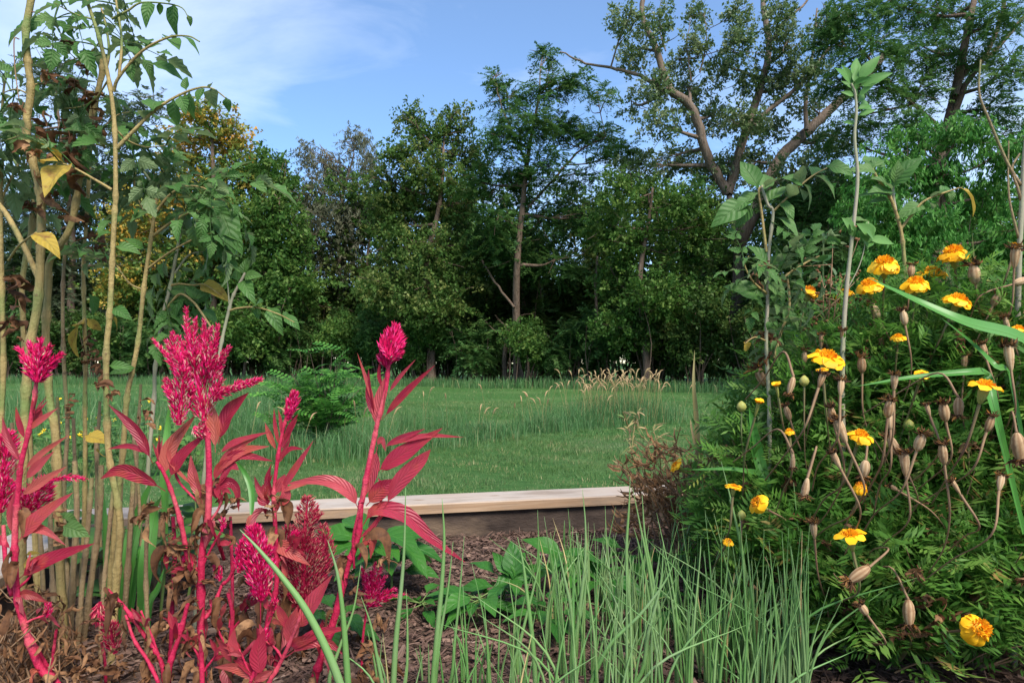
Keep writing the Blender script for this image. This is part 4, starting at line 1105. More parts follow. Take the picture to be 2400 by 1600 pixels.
# dense spray on the leaning stalk
b = branch('T6', [(367, 465), (350, 420), (322, 388), (295, 372)], 7, 3, 0.03, 'hairy_stem'); leaves_on('T6', b, 5, 0.11)
b = branch('T6', [(364, 500), (395, 460), (430, 438), (475, 440), (525, 470)], 8, 2, -0.02); leaves_on('T6', b, 7, 0.115, 0.2)
b = branch('T6', [(356, 555), (410, 515), (455, 495), (500, 486)], 7, 3, -0.04); leaves_on('T6', b, 4, 0.11, 0.6)
for q in ((500, 486, 545, 530), (505, 490, 550, 575), (495, 488, 510, 535), (520, 520, 558, 585)): leaf_at('T6', *q, wide=1.1)
b = branch('T6', [(345, 630), (400, 590), (455, 560), (500, 545)], 6, 3, -0.03)
for q in ((500, 545, 545, 575), (505, 545, 556, 540), (490, 548, 520, 530)): leaf_at('T6', *q, wide=1.3)
b = branch('T6', [(368, 470), (372, 430), (395, 400), (430, 395)], 6, 2, 0.06, 'hairy_stem'); leaves_on('T6', b, 6, 0.115, 0.1)
b = branch('T6', [(360, 530), (330, 480), (315, 430), (320, 395)], 5, 2, 0.05); leaves_on('T6', b, 5, 0.12)
b = branch('T6', [(338, 680), (300, 660), (262, 600), (245, 560)], 5, 2, 0.06); leaves_on('T6', b, 4, 0.10, 0.4)
b = branch('T7', [(428, 516), (440, 480), (430, 440), (450, 420)], 6, 3, 0.0, 'hairy_stem'); leaves_on('T7', b, 6, 0.12, 0.1)
b = branch('T7', [(410, 640), (440, 600), (470, 590), (490, 590)], 5, 3, 0.0, 'hairy_stem'); leaves_on('T7', b, 4, 0.10)
b = branch('T7', [(398, 670), (420, 665), (450, 668), (480, 667), (515, 690)], 6, 2, -0.02)
leaf_at('T7', 470, 667, 525, 690, TLY, wide=0.9); leaf_at('T7', 500, 670, 525, 660)
b = branch('T7', [(385, 730), (420, 690), (450, 705), (470, 730), (510, 790)], 6, 5, -0.04)
for q in ((420, 690, 400, 735), (440, 700, 385, 700), (470, 728, 515, 745), (465, 700, 440, 660), (450, 700, 478, 680), (430, 690, 400, 655)): leaf_at('T7', *q, wide=1.35)
leaves_on('T7', tom_root['T7'][2], 7, 0.11, 0.05, 0.35)
for q in ((538, 722, 545, 640), (548, 690, 528, 600)): pass
b = branch('T8', [(538, 722), (534, 670), (528, 625)], 4, 2, 0.0, 'hairy_stem'); leaf_at('T8', 528, 640, 522, 598); leaf_at('T8', 530, 645, 548, 650)
for q in ((575, 645, 570, 602), (577, 642, 588, 602), (572, 648, 602, 643), (560, 660, 555, 625), (562, 660, 592, 685), (565, 650, 600, 660)): leaf_at('T8', *q, wide=1.1)
b = branch('T8', [(538, 728), (560, 722), (600, 720), (650, 735), (690, 755)], 6, 2, -0.02)
for q in ((600, 720, 604, 748), (600, 720, 600, 700), (625, 722, 660, 765), (640, 730, 648, 752), (665, 740, 700, 765), (660, 738, 690, 740), (620, 720, 618, 712)): leaf_at('T8', *q, wide=1.15)
# brown shrivelled leaves hanging on the stalks
def dead_at(key, x, y, px_size, dd=-0.02, k=None):
    r, d, _ = tom_root[key]
    inst('dead_leaf', DEAD[k] if k is not None else random.choice(DEAD), frame(P(x, y, d + dd), (U(-.4, .4), U(-.3, .3), -1), rdir(), px_size * 1.25 / F * d), r)
for (key, x, y, s_) in (('T1', 112, 160, 50), ('T1', 145, 85, 35), ('T1', 88, 345, 60), ('T1', 80, 400, 70), ('T1', 55, 240, 45), ('T2', 200, 205, 45), ('T2', 180, 140, 45), ('T2', 175, 185, 50), ('T2', 215, 250, 50), ('T2', 145, 275, 60), ('T2', 155, 300, 75), ('T2', 120, 270, 55), ('T2', 195, 230, 55), ('T9', 25, 645, 75), ('T9', 35, 690, 60), ('T9', 15, 740, 50),
                        ('T4', 200, 500, 60), ('T4', 215, 540, 55), ('T4', 235, 570, 60), ('T4', 210, 770, 45), ('T4', 205, 820, 50), ('T5', 230, 890, 45), ('T5', 265, 915, 40), ('T6', 330, 930, 40), ('T10', 90, 430, 60), ('T10', 75, 470, 60), ('T3', 165, 920, 35), ('T7', 355, 1170, 45), ('T2', 150, 1190, 50), ('T1', 100, 545, 35)): dead_at(key, x, y, s_)
leaf_at('T4', 190, 755, 150, 815, TLY, -0.03, 1.5); leaf_at('T4', 205, 745, 235, 780, TLY, -0.03, 1.0); leaf_at('T4', 195, 760, 170, 745, TLY, -0.02, 1.3)
leaf_at('T5', 258, 740, 290, 770, TLY); leaf_at('T4', 205, 690, 240, 740); leaf_at('T5', 262, 725, 300, 738); leaf_at('T5', 262, 545, 218, 548); leaf_at('T5', 270, 580, 330, 590); leaf_at('T6', 338, 580, 300, 555)
leaf_at('T4', 200, 1020, 250, 1035, TLY, -0.05, 1.6); leaf_at('T4', 230, 1050, 235, 1075, TLY, -0.05, 1.4)
leaf_at('T5', 255, 860, 305, 850, TLS); leaf_at('T6', 315, 860, 255, 870)
leaf_at('T2', 140, 1205, 185, 1235, TLS, -0.05, 1.3); leaf_at('T2', 145, 1215, 195, 1215, TLS, -0.05, 1.2); leaf_at('T2', 150, 1230, 190, 1255, TLS, -0.05, 1.2); leaf_at('T1', 60, 1300, 90, 1290, TLY, -0.05, 1.3); leaf_at('T1', 55, 1320, 92, 1318, TLY, -0.05, 1.2)

# ------------------------------------------------------------------ celosia (crimson)
def spindles(g, cen, ax, L, W, r):
    """spiky florets: thin four-sided spindles"""
    n = len(cen)
    s = unit(np.cross(ax, rng.normal(size=(n, 3)))); b = np.cross(ax, s)
    mid = cen + ax * (L * 0.38)[:, None]
    V = np.stack([cen, mid + s * W[:, None], mid + b * W[:, None], mid - s * W[:, None], mid - b * W[:, None], cen + ax * L[:, None]], 1).reshape(-1, 3)
    i = np.arange(n)[:, None] * 6
    T = np.concatenate([i + np.array(q) for q in ((0, 2, 1), (0, 3, 2), (0, 4, 3), (0, 1, 4), (5, 1, 2), (5, 2, 3), (5, 3, 4), (5, 4, 1))], 1).reshape(-1, 3)
    g.add(V, None, T, np.repeat(r, 6))
def plume_spike(g, path, rad, n, L, W, pale=0.12, spread=0.7, shape='ell'):
    p = cr(path, 5)
    tl = np.linspace(0, 1, len(p))
    t = rng.random(n)
    c = np.stack([np.interp(t, tl, p[:, k]) for k in range(3)], -1)
    tan = unit(np.gradient(p, axis=0))
    ax = unit(np.stack([np.interp(t, tl, tan[:, k]) for k in range(3)], -1))
    o = rng.normal(size=(n, 3)); o = unit(o - ax * np.sum(o * ax, 1, keepdims=True))
    pr = np.sin(np.pi * np.clip(t * 0.92 + 0.05, 0, 1)) ** 0.6 if shape == 'ell' else (1 - t) ** 0.7 * np.minimum(1, 0.5 + t * 4)
    rr = rad * pr * rng.random(n) ** 0.5
    d = unit(ax * 1.0 + o * spread * (0.4 + 0.6 * rng.random(n))[:, None] + rng.normal(size=(n, 3)) * 0.18)
    Ls = L * rng.uniform(0.6, 1.25, n) * (0.65 + 0.35 * pr)
    tone = rng.random(n) * 0.88
    pm = rng.random(n) < pale
    tone[pm] = rng.uniform(0.90, 1.0, pm.sum())
    Ls[pm] *= 0.7
    spindles(g, c + o * rr[:, None], d, Ls, Ls * W, tone)
    g.tube(p, np.linspace(rad * 0.22 + 0.001, 0.0008, len(p)), 5, 0.35)
cel = {}
def celosia(key, label, pix, d, w_top, w_bot, d2=None):
    pts = stem_path(pix, d, d2)
    base = pts[-1].copy(); base[2] = 0
    r = thing('celosia_plant', label, 'celosia', base, 'crimson celosia in the left of the bed')
    pc = cr(pts, 7)
    g = G(); g.tube(pc, knobbly(len(pc), w_top * 0.42 / F * d, w_bot * 0.37 / F * d, 9), 9)
    put('stem', g, M['cel_stem'], r)
    cel[key] = (r, d, pc)
    return r
def c_branch(key, pix, w0, w1, dd=0.0):
    r, d, _ = cel[key]
    pc = cr(np.array([P(x, y, d + dd * j / max(1, len(pix) - 1)) for j, (x, y) in enumerate(pix)]), 6)
    g = G(); g.tube(pc, knobbly(len(pc), w0 * 0.40 / F * d, w1 * 0.40 / F * d, 7), 7)
    put('branch', g, M['cel_stem'], r)
    return pc
def c_leaf(key, pix, w_, dd=0.0, tone=None, tip=0.0, nrm=None, dead=False, cup=0.25, twist=0.0, wave=0.10):
    r, d, _ = cel[key]
    pts = [P(x, y, d + dd + tip * j / (len(pix) - 1)) for j, (x, y) in enumerate(pix)]
    if len(pts) == 2:
        a, b = pts
        sd_ = unit(np.cross(b - a, (0, 1, 0)))
        pts = [a, (a + b) / 2 + sd_ * np.linalg.norm(b - a) * U(-.07, .07) + np.array([0, U(-.01, .01), 0]), b]
    g = G()
    leaf(g, pts, w_ / F * d * 1.02, 'lance', nrm if nrm is not None else np.array([U(-.5, .5), -1.0, U(-.2, .8)]), 18, 6, cup, wave, U(0.1, .9) if tone is None else tone, twist=twist)
    return put('dead_leaf' if dead else 'leaf', g, M['dead_leaf'] if dead else M['cel_leaf'], r)
def c_plume(key, pix, w_, n, L, pale=0.1, spread=0.7, dd=0.0, old=False, name='plume', shape='ell', W=0.095):
    r, d, _ = cel[key]
    g = G()
    plume_spike(g, [P(x, y, d + dd) for x, y in pix], w_ * 0.5 / F * d, int(n * 1.6), L / F * d, W, pale, spread, shape)
    return put(name, g, M['plume_old' if old else 'plume'], r, False)
def c_dead(key, x, y, s_, dd=-0.01):
    r, d, _ = cel[key]
    inst('dead_leaf', random.choice(DEAD), frame(P(x, y, d + dd), (U(-.5, .5), U(-.3, .3), -1), rdir(), s_ / F * d), r)
def whorl(key, x, y, n, L, w_, spread=0.6, dd=0.0, up=(0.15, -1)):
    for j in range(n):
        a = math.atan2(up[1], up[0]) + U(-spread, spread)
        l = L * U(.6, 1.1)
        bx, by = x + U(-5, 5), y + U(-12, 25)
        c_leaf(key, [(bx, by), (bx + math.cos(a) * l * .5 + U(-4, 4), by + math.sin(a) * l * .5), (bx + math.cos(a) * l, by + math.sin(a) * l)], w_ * U(.7, 1.2), dd + U(-.02, .02), None, U(-.04, .04))

# A: left edge, short fan plume
celosia('A', 'crimson celosia with a short fan plume in front of the thickest tomato stalk', [(86, 885), (80, 934), (67, 1011), (49, 1087), (43, 1148), (37, 1212), (34, 1304), (40, 1395), (55, 1457), (92, 1561), (130, 1600)], 0.86, 10, 26)
for (tx, ty) in ((95, 797), (70, 805), (116, 812), (44, 818), (142, 830), (128, 850), (60, 840), (85, 815), (105, 830)):
    c_plume('A', [(86, 895), ((86 + tx) / 2, (895 + ty) / 2 - 5), (tx, ty)], 20, 120, 20, 0.10, 0.6, U(-.015, .015), name='plume_spike', shape='cone')
whorl('A', 78, 985, 9, 62, 11, 0.45, 0.0, (0.35, -1))
for q in (([(52, 1090), (20, 1030), (5, 975)], 22), ([(60, 1035), (45, 990), (37, 952)], 14), ([(62, 1010), (95, 985), (137, 955)], 18), ([(52, 1105), (100, 1060), (163, 1018)], 16), ([(55, 1128), (90, 1090), (128, 1056)], 22), ([(45, 1165), (95, 1130), (157, 1092)], 24), ([(40, 1270), (90, 1215), (172, 1153)], 44), ([(38, 1275), (75, 1240), (110, 1245), (155, 1278)], 24), ([(42, 1358), (85, 1325), (150, 1298), (224, 1272)], 40), ([(28, 1255), (25, 1200), (38, 1140)], 20), ([(32, 1290), (-10, 1260), (-30, 1270)], 20), ([(40, 1395), (70, 1392), (115, 1412)], 26)): c_leaf('A', *q)
c_plume('A', [(120, 1125), (160, 1118), (200, 1122)], 9, 90, 12, 0.05, 0.9, name='plume_spike')
c_plume('A', [(5, 1130), (12, 1070), (20, 1015)], 50, 380, 20, 0.22, 0.8, 0.05)
c_plume('A', [(60, 1200), (82, 1170), (105, 1125)], 60, 420, 20, 0.2, 0.9, 0.04)
c_plume('A', [(0, 1200), (5, 1165), (12, 1125)], 50, 300, 20, 0.12, 0.9, 0.04)
c_branch('A', [(8, 1230), (14, 1330), (28, 1395)], 11, 14, 0.0)
c_branch('A', [(132, 1475), (124, 1540), (118, 1600)], 8, 9, 0.02); c_branch('A', [(75, 1500), (110, 1560), (140, 1605)], 12, 14, 0.03)
# B: big feathery plume
celosia('B', 'tallest crimson celosia carrying one huge many-armed feathery plume', [(482, 965), (487, 1026), (490, 1118), (487, 1212), (473, 1304), (471, 1426), (473, 1579)], 0.92, 14, 27)
c_plume('B', [(482, 985), (465, 900), (455, 820)], 70, 480, 20, 0.24, 0.85)
c_plume('B', [(418, 995), (425, 930), (430, 860)], 46, 420, 17, 0.34, 0.85, -0.02)
for (bx, by, tx, ty, w_) in ((445, 850, 436, 722, 14), (455, 850, 458, 748, 16), (465, 850, 478, 752, 16), (475, 850, 494, 768, 16), (485, 860, 511, 762, 17), (490, 870, 536, 814, 20), (430, 870, 390, 800, 22), (420, 880, 360, 797, 14), (425, 860, 405, 780, 20), (440, 900, 420, 830, 40), (480, 900, 500, 820, 40), (495, 930, 560, 905, 26), (540, 910, 611, 889, 18), (430, 930, 388, 890, 26), (420, 960, 385, 905, 22), (470, 870, 470, 790, 30), (500, 890, 522, 840, 26), (440, 870, 420, 790, 22), (505, 940, 520, 890, 30)):
    c_plume('B', [(bx, by), ((bx + tx) / 2 + U(-6, 6), (by + ty) / 2), (tx, ty)], w_, 170, 15, 0.2, 0.8, U(-.03, .03), name='plume_spike', shape='cone')
c_plume('B', [(455, 1000), (470, 1010), (485, 1000)], 34, 180, 16, 0.45, 1.0, 0.0, name='plume_spike')
for q in (([(505, 1060), (500, 985), (468, 905)], 32), ([(512, 1040), (535, 970), (584, 918)], 42), ([(480, 1165), (395, 1065), (462, 970)], 10), ([(385, 1120), (398, 1050), (460, 970)], 36), ([(395, 1125), (425, 1070), (488, 1012)], 32), ([(510, 1065), (555, 1035), (638, 1010)], 20), ([(500, 1115), (560, 1060), (632, 1045)], 26), ([(520, 1075), (565, 1065), (640, 1080)], 24), ([(500, 1120), (540, 1060), (610, 1020)], 18), ([(475, 1180), (455, 1120), (447, 1065)], 30), ([(500, 1130), (520, 1090), (565, 1075)], 22), ([(490, 1170), (530, 1130), (555, 1145), (560, 1200)], 28), ([(505, 1150), (540, 1095), (560, 1100)], 26)): c_leaf('B', *q)
c_branch('B', [(460, 1340), (441, 1304), (425, 1230), (407, 1166), (386, 1112), (367, 1081)], 18, 9, -0.01)
c_branch('B', [(467, 1180), (415, 1120), (412, 1060), (420, 1010)], 7, 7, 0.03)
whorl('B', 372, 1080, 5, 55, 9, 0.5, -0.01, (0.0, -1))
for q in (([(358, 1085), (320, 1010), (253, 946)], 28), ([(355, 1065), (305, 1045), (250, 1052)], 14), ([(388, 1150), (330, 1115), (280, 1102), (234, 1122)], 38)): c_leaf('B', *q, dd=-0.015)
for (x, y, s_) in ((400, 1190, 70), (445, 1260, 80), (500, 1230, 60), (435, 1310, 90), (450, 1400, 90), (430, 1450, 90), (330, 1200, 50), (540, 1170, 50), (415, 1360, 60), (460, 1490, 90), (395, 1250, 55)): c_dead('B', x, y, s_)
for q in (([(385, 1190), (345, 1195), (320, 1235)], 20), ([(350, 1225), (340, 1260), (370, 1285)], 16)): c_leaf('B', *q, dead=True, twist=1.5)
# C: branchy stem behind B
celosia('C', 'pale pink celosia stem behind the tallest one hung with brown leaves', [(405, 1210), (410, 1290), (405, 1380), (402, 1480)], 1.02, 10, 15)
for (x, y, s_) in ((412, 1230, 50), (400, 1320, 60), (420, 1390, 60)): c_dead('C', x, y, s_)
# D: narrow bud spike
celosia('D', 'slim crimson celosia with narrow upright leaves and a small bud spike', [(674, 968), (664, 1005), (652, 1067), (643, 1140), (641, 1177), (644, 1212), (648, 1304), (647, 1380), (628, 1450), (615, 1560)], 0.95, 9, 17)
c_plume('D', [(674, 985), (682, 955), (691, 922)], 22, 260, 16, 0.05, 0.5)
for q in (([(655, 1050), (645, 1000), (642, 955)], 10), ([(660, 1030), (658, 990), (652, 958)], 9), ([(650, 1060), (632, 1020), (621, 990)], 15), ([(663, 1040), (680, 1000), (700, 968)], 14), ([(658, 1060), (675, 1020), (698, 980)], 22), ([(650, 1090), (665, 1060), (682, 1025)], 12), ([(655, 1080), (680, 1052), (712, 1052)], 13), ([(648, 1165), (690, 1100), (736, 1030)], 18), ([(640, 1180), (628, 1130), (636, 1085)], 20), ([(645, 1160), (660, 1130), (668, 1110)], 26), ([(640, 1185), (610, 1150), (596, 1115)], 18), ([(632, 1190), (618, 1160), (640, 1110)], 34), ([(655, 1155), (690, 1140), (720, 1135)], 14), ([(645, 1270), (670, 1285), (728, 1325)], 36), ([(650, 1190), (670, 1160), (660, 1120)], 26)): c_leaf('D', *q)
for q in (([(595, 1255), (588, 1220), (620, 1195)], 26), ([(640, 1160), (650, 1180), (640, 1215)], 22)): c_leaf('D', *q, twist=1.4)
for (x, y, s_) in ((530, 1250, 55), (545, 1165, 60), (655, 1160, 40)): c_dead('D', x, y, s_)
# E: hero stalk, bare oval plume
celosia('E', 'lone crimson celosia with an oval magenta plume above a bare stalk over the lawn', [(911, 850), (904, 914), (886, 985), (879, 1018), (862, 1100), (849, 1171), (846, 1181), (840, 1250), (825, 1300), (812, 1334), (794, 1411), (768, 1500), (745, 1564), (735, 1600)], 0.90, 11, 27)
c_plume('E', [(906, 858), (914, 815), (922, 785)], 40, 420, 26, 0.03, 0.5, W=0.13)
c_plume('E', [(910, 840), (919, 805), (926, 768)], 24, 220, 22, 0.02, 0.4, name='plume_spike', W=0.13)
for (tx, ty) in ((905, 790), (938, 790), (945, 808), (895, 812), (935, 775), (912, 778), (940, 828), (892, 835)): c_plume('E', [(912, 842), ((912 + tx) / 2 + 2, (842 + ty) / 2), (tx, ty)], 13, 60, 17, 0.02, 0.5, U(-.015, .015), name='plume_spike', shape='cone', W=0.13)
c_plume('E', [(908, 862), (905, 850), (902, 840)], 22, 60, 20, 0.05, 0.7, name='plume_spike')
for q in (([(880, 960), (862, 900), (837, 826)], 11), ([(878, 985), (866, 930), (864, 862)], 20), ([(882, 1010), (890, 940), (912, 868)], 34), ([(908, 925), (935, 885), (975, 841)], 11), ([(893, 985), (950, 920), (1020, 855)], 20), ([(896, 910), (888, 880), (891, 840)], 10), ([(882, 1045), (895, 1030), (904, 1058)], 16), ([(885, 1046), (872, 1110), (846, 1175)], 38), ([(876, 1110), (950, 1060), (1038, 1002)], 44), ([(895, 1048), (945, 1025), (997, 1004)], 18), ([(905, 1046), (990, 1022), (1088, 1024)], 15), ([(895, 1105), (920, 1085), (960, 1060)], 24), ([(898, 1195), (935, 1130), (985, 1080), (1010, 1052)], 40), ([(858, 1185), (895, 1145), (928, 1122)], 44), ([(842, 1195), (815, 1150), (760, 1125), (666, 1134)], 36), ([(845, 1240), (880, 1195), (950, 1205), (1010, 1260), (1092, 1318)], 42), ([(838, 1265), (870, 1235), (905, 1185)], 9), ([(880, 1110), (900, 1150), (880, 1200)], 9)): c_leaf('E', *q)
c_leaf('E', [(842, 1275), (880, 1250), (905, 1270), (912, 1345)], 34, dead=True, twist=0.8); c_leaf('E', [(845, 1280), (870, 1262), (868, 1310)], 34, twist=0.9)
c_branch('E', [(830, 1330), (828, 1260), (845, 1180)], 8, 8, -0.02); c_branch('E', [(840, 1310), (880, 1230), (912, 1190)], 9, 6, 0.01)
for (x, y, s_) in ((822, 1345, 55), (905, 1300, 50), (855, 1490, 70), (845, 1530, 60)): c_dead('E', x, y, s_)
# F: low shoot in front
celosia('F', 'low celosia shoot with broad salmon-red leaves in the foreground', [(705, 1440), (690, 1480), (668, 1530), (645, 1575), (630, 1600)], 0.84, 9, 16)
for q in (([(695, 1480), (730, 1420), (780, 1345)], 52), ([(676, 1515), (682, 1465), (697, 1420)], 34), ([(672, 1530), (740, 1485), (822, 1470)], 26), ([(668, 1540), (730, 1500), (770, 1505), (808, 1535)], 36), ([(680, 1520), (700, 1500), (740, 1490)], 22), ([(685, 1490), (660, 1440), (650, 1415)], 22)): c_leaf('F', *q)
celosia('G', 'stubby celosia shoot with pointed pink leaves close to the mulch', [(600, 1560), (590, 1590), (585, 1610)], 0.82, 9, 12)
for q in (([(612, 1590), (605, 1530), (620, 1472)], 42), ([(545, 1560), (530, 1520), (505, 1490)], 34), ([(600, 1600), (560, 1565), (500, 1562)], 30), ([(560, 1545), (545, 1510), (550, 1470)], 26), ([(600, 1590), (575, 1560), (545, 1545)], 20), ([(590, 1600), (620, 1580), (640, 1570)], 24)): c_leaf('G', *q)
# H, I, J, K: lower plumes and fallen stems
celosia('H', 'celosia with a narrow magenta plume hanging before the timber rail', [(608, 1360), (608, 1420), (606, 1500), (602, 1590)], 0.88, 9, 14)
c_plume('H', [(612, 1405), (606, 1320), (592, 1235)], 58, 700, 20, 0.12, 0.8)
c_plume('H', [(612, 1320), (625, 1295), (634, 1285)], 20, 120, 14, 0.08, 0.7, name='plume_spike'); c_plume('H', [(560, 1340), (570, 1300), (575, 1270)], 34, 260, 16, 0.2, 0.9)
celosia('I', 'old celosia with a big faded frizzy plume in front of the dark board', [(705, 1400), (690, 1440), (660, 1500), (640, 1580)], 1.0, 11, 16)
c_plume('I', [(715, 1420), (712, 1330), (705, 1250)], 105, 1500, 17, 0.12, 1.2, 0.0, True, W=0.09)
c_plume('I', [(712, 1290), (716, 1220), (722, 1165)], 44, 420, 15, 0.3, 1.2, 0.0, True, W=0.09)
c_plume('I', [(680, 1330), (672, 1280), (680, 1235)], 44, 380, 15, 0.15, 1.2, 0.02, True, W=0.09); c_plume('I', [(760, 1350), (765, 1290), (755, 1230)], 36, 320, 15, 0.15, 1.2, 0.02, True, W=0.09); c_plume('I', [(640, 1470), (660, 1420), (670, 1370)], 40, 260, 14, 0.15, 1.1, 0.02, True)
for (tx, ty) in ((700, 1190), (745, 1185), (755, 1200), (738, 1195)): c_plume('I', [(725, 1230), ((725 + tx) / 2 + 6, (1230 + ty) / 2), (tx, ty)], 6, 50, 9, 0.1, 0.9, 0.0, True, 'plume_spike')
celosia('J', 'small celosia with an open sprawling plume right of the lone tall stalk', [(868, 1400), (858, 1440), (850, 1500), (848, 1560)], 0.98, 6, 9)
for (tx, ty) in ((848, 1330), (858, 1345), (880, 1318), (895, 1322), (905, 1350), (950, 1392), (925, 1380), (870, 1340), (838, 1385), (890, 1360)): c_plume('J', [(866, 1420), ((866 + tx) / 2, (1420 + ty) / 2 - 6), (tx, ty)], 12, 110, 13, 0.14, 0.9, U(-.02, .02), name='plume_spike', shape='cone')
celosia('K', 'fallen forked celosia stem leaning left over the brown litter', [(251, 1380), (290, 1420), (340, 1490), (375, 1545), (388, 1600)], 0.86, 8, 18)
c_branch('K', [(440, 1414), (420, 1490), (400, 1550), (392, 1600)], 12, 18); c_branch('K', [(295, 1440), (315, 1500), (345, 1545), (372, 1600)], 8, 11, -0.02); c_branch('K', [(238, 1505), (246, 1550), (248, 1600)], 8, 8, 0.02)
for (x, y, s_) in ((255, 1385, 40), (270, 1420, 55), (285, 1450, 60), (240, 1480, 60), (215, 1530, 60), (350, 1540, 50), (270, 1560, 70), (190, 1560, 60), (330, 1580, 60), (225, 1440, 45), (160, 1540, 45)): c_dead('K', x, y, s_)
c_plume('K', [(235, 1410), (232, 1435), (240, 1460)], 24, 160, 16, 0.2, 0.9, 0.03, True); c_plume('K', [(270, 1530), (262, 1490), (258, 1460)], 34, 240, 16, 0.15, 0.9, 0.04, True)
celosia('L', 'short red celosia stump between the tallest one and the narrow plume', [(535, 1390), (545, 1440), (540, 1500), (530, 1560)], 0.93, 10, 16)
c_branch('L', [(570, 1275), (540, 1350), (520, 1370)], 12, 9, 0.0); c_branch('L', [(540, 1470), (545, 1380), (540, 1210)], 12, 9, 0.05); c_branch('L', [(500, 1245), (515, 1280), (525, 1310)], 9, 11, 0.03); c_branch('L', [(520, 1370), (500, 1420), (480, 1450)], 9, 10, -0.02); c_branch('L', [(600, 1500), (565, 1540), (540, 1580)], 13, 15, -0.02)
c_plume('L', [(515, 1360), (512, 1340), (505, 1325)], 14, 70, 12, 0.1, 0.9)
for (x, y, s_) in ((580, 1340, 60), (560, 1490, 60), (500, 1350, 50), (590, 1400, 50)): c_dead('L', x, y, s_)
celosia('N', 'stout pink celosia stub with a broken top beside the tallest stem', [(470, 1470), (472, 1530), (474, 1600)], 0.84, 13, 16)

# withered leaves hanging on the celosia stems, and short side shoots
def hang(key, t0, t1, n, size=70, side=1.0, mat=True):
    r, d, pc = cel[key]
    for j in range(n):
        p = pc[int((t0 + (t1 - t0) * (j + U(0, 1)) / n) * (len(pc) - 1))]
        l = size * U(.6, 1.25) / F * d; a = U(-1, 1) * side
        o = np.array([a * .6, U(-.7, .2), 0]) * l
        pts = [p, p + o * .6 + [0, 0, l * U(.05, .3)], p + o + [0, 0, -l * .35], p + o * U(.7, 1.1) + [U(-.1, .1) * l, 0, -l * U(.7, 1.1)]]
        g = G()
        dead = U(0, 1) < .72
        leaf(g, pts, l * U(.28, .48), 'lance', rdir(), 16, 6, U(.3, 1.0), U(.2, .5), U(0, 1), twist=U(-2.4, 2.4))
        put('dead_leaf' if dead else 'leaf', g, M['dead_leaf'] if dead else M['cel_leaf'], r)
def shoot(key, x, y, x2, y2, n=5, L=42, w_=12, dd=0.0, tip=True):
    c_branch(key, [(x, y), ((x + x2) / 2 + U(-8, 8), (y + y2) / 2), (x2, y2)], 8, 5, dd)
    for j in range(n):
        a = math.atan2(y2 - y, x2 - x) + U(-1.1, 1.1)
        bx, by = x2 + (x - x2) * U(0, .5), y2 + (y - y2) * U(0, .5)
        l = L * U(.6, 1.3)
        c_leaf(key, [(bx, by), (bx + math.cos(a) * l * .5, by + math.sin(a) * l * .5 - 4), (bx + math.cos(a) * l, by + math.sin(a) * l + U(-4, 10))], w_ * U(.7, 1.4), dd + U(-.02, .02), None, U(-.04, .04))
    if tip: c_plume(key, [(x2, y2 + 5), (x2 + 2, y2 - 10), (x2 + 3, y2 - 24)], 12, 60, 12, .1, .8, dd)
for key, t0, t1, n in (('A', .45, .9, 8), ('B', .3, .95, 16), ('C', .0, .9, 9), ('D', .35, .95, 12), ('E', .5, .95, 7), ('L', .0, .9, 9), ('K', .0, .9, 8), ('H', .2, .95, 6), ('I', .1, .9, 7), ('N', .0, .8, 4)): hang(key, t0, t1, n)
for q in (('B', 473, 1330, 520, 1240), ('B', 471, 1400, 430, 1330), ('B', 487, 1230, 525, 1150), ('D', 645, 1330, 690, 1270), ('D', 640, 1400, 590, 1320), ('L', 540, 1480, 580, 1420), ('L', 535, 1520, 500, 1440), ('K', 375, 1545, 330, 1430), ('K', 395, 1550, 420, 1460), ('A', 40, 1380, 80, 1330), ('A', 60, 1460, 110, 1440), ('H', 605, 1490, 640, 1430), ('I', 660, 1490, 700, 1420), ('G', 590, 1590, 560, 1520), ('F', 660, 1540, 620, 1500), ('N', 473, 1560, 440, 1500), ('N', 473, 1580, 510, 1530)): shoot(*q, tip=U(0, 1) < .5)
# fallen brown leaves on the mulch
for j in range(46):
    px = U(120, 900); d = U(.86, 1.25); p = soil_point(px, d) + [0, 0, .008]
    o = bpy.data.objects.new('fallen_leaf', random.choice(DEAD)); COL.objects.link(o)
    a = U(0, 6.28); o.matrix_basis = frame(p, (math.cos(a), math.sin(a), .1), (U(-.4, .4), U(-.4, .4), 1), U(.03, .055))
    tag(o, 'curled brown fallen leaf lying on the mulch under the crimson celosia', 'leaf', 'fallen leaves under the celosia')

# dry tangle low at the left edge
r = thing('dry_weed', 'tangle of dried grey-brown weed at the foot of the tomato stalks', 'dry weed', soil_point(60, 0.94))
g = G(); gl = G()
for j in range(70):
    s_ = soil_point(U(-20, 160), U(.86, 1.05))
    e = P(U(-10, 150), U(1370, 1560), s_[1] + U(-.05, .05))
    if e[2] < 0.02: e[2] = 0.03
    pc = cr([s_, (s_ + e) / 2 + rng.normal(0, .02, 3), e], 4)
    g.tube(pc, [0.0018, 0.0007], 4)
    for k in range(7):
        p0 = pc[random.randint(3, len(pc) - 1)]
        q = np.linspace(0, 1, 6)
        pth = p0 + unit(rng.normal(size=3) + [0, 0, -.3]) * (q * U(.012, .035))[:, None] + np.stack([np.sin(q * 5), np.cos(q * 4), np.sin(q * 6)], -1) * .003
        gl.ribbon(pth, np.sin(np.pi * np.clip(q, .05, .95)) * U(.001, .003), rdir(), 2, .8, .3, 2, U(.3, 1), U(-2, 2))
put('stem', g, M['dry_stem'], r); tag(put('withered_leaves', gl, M['dead_leaf'], r), kind='stuff')

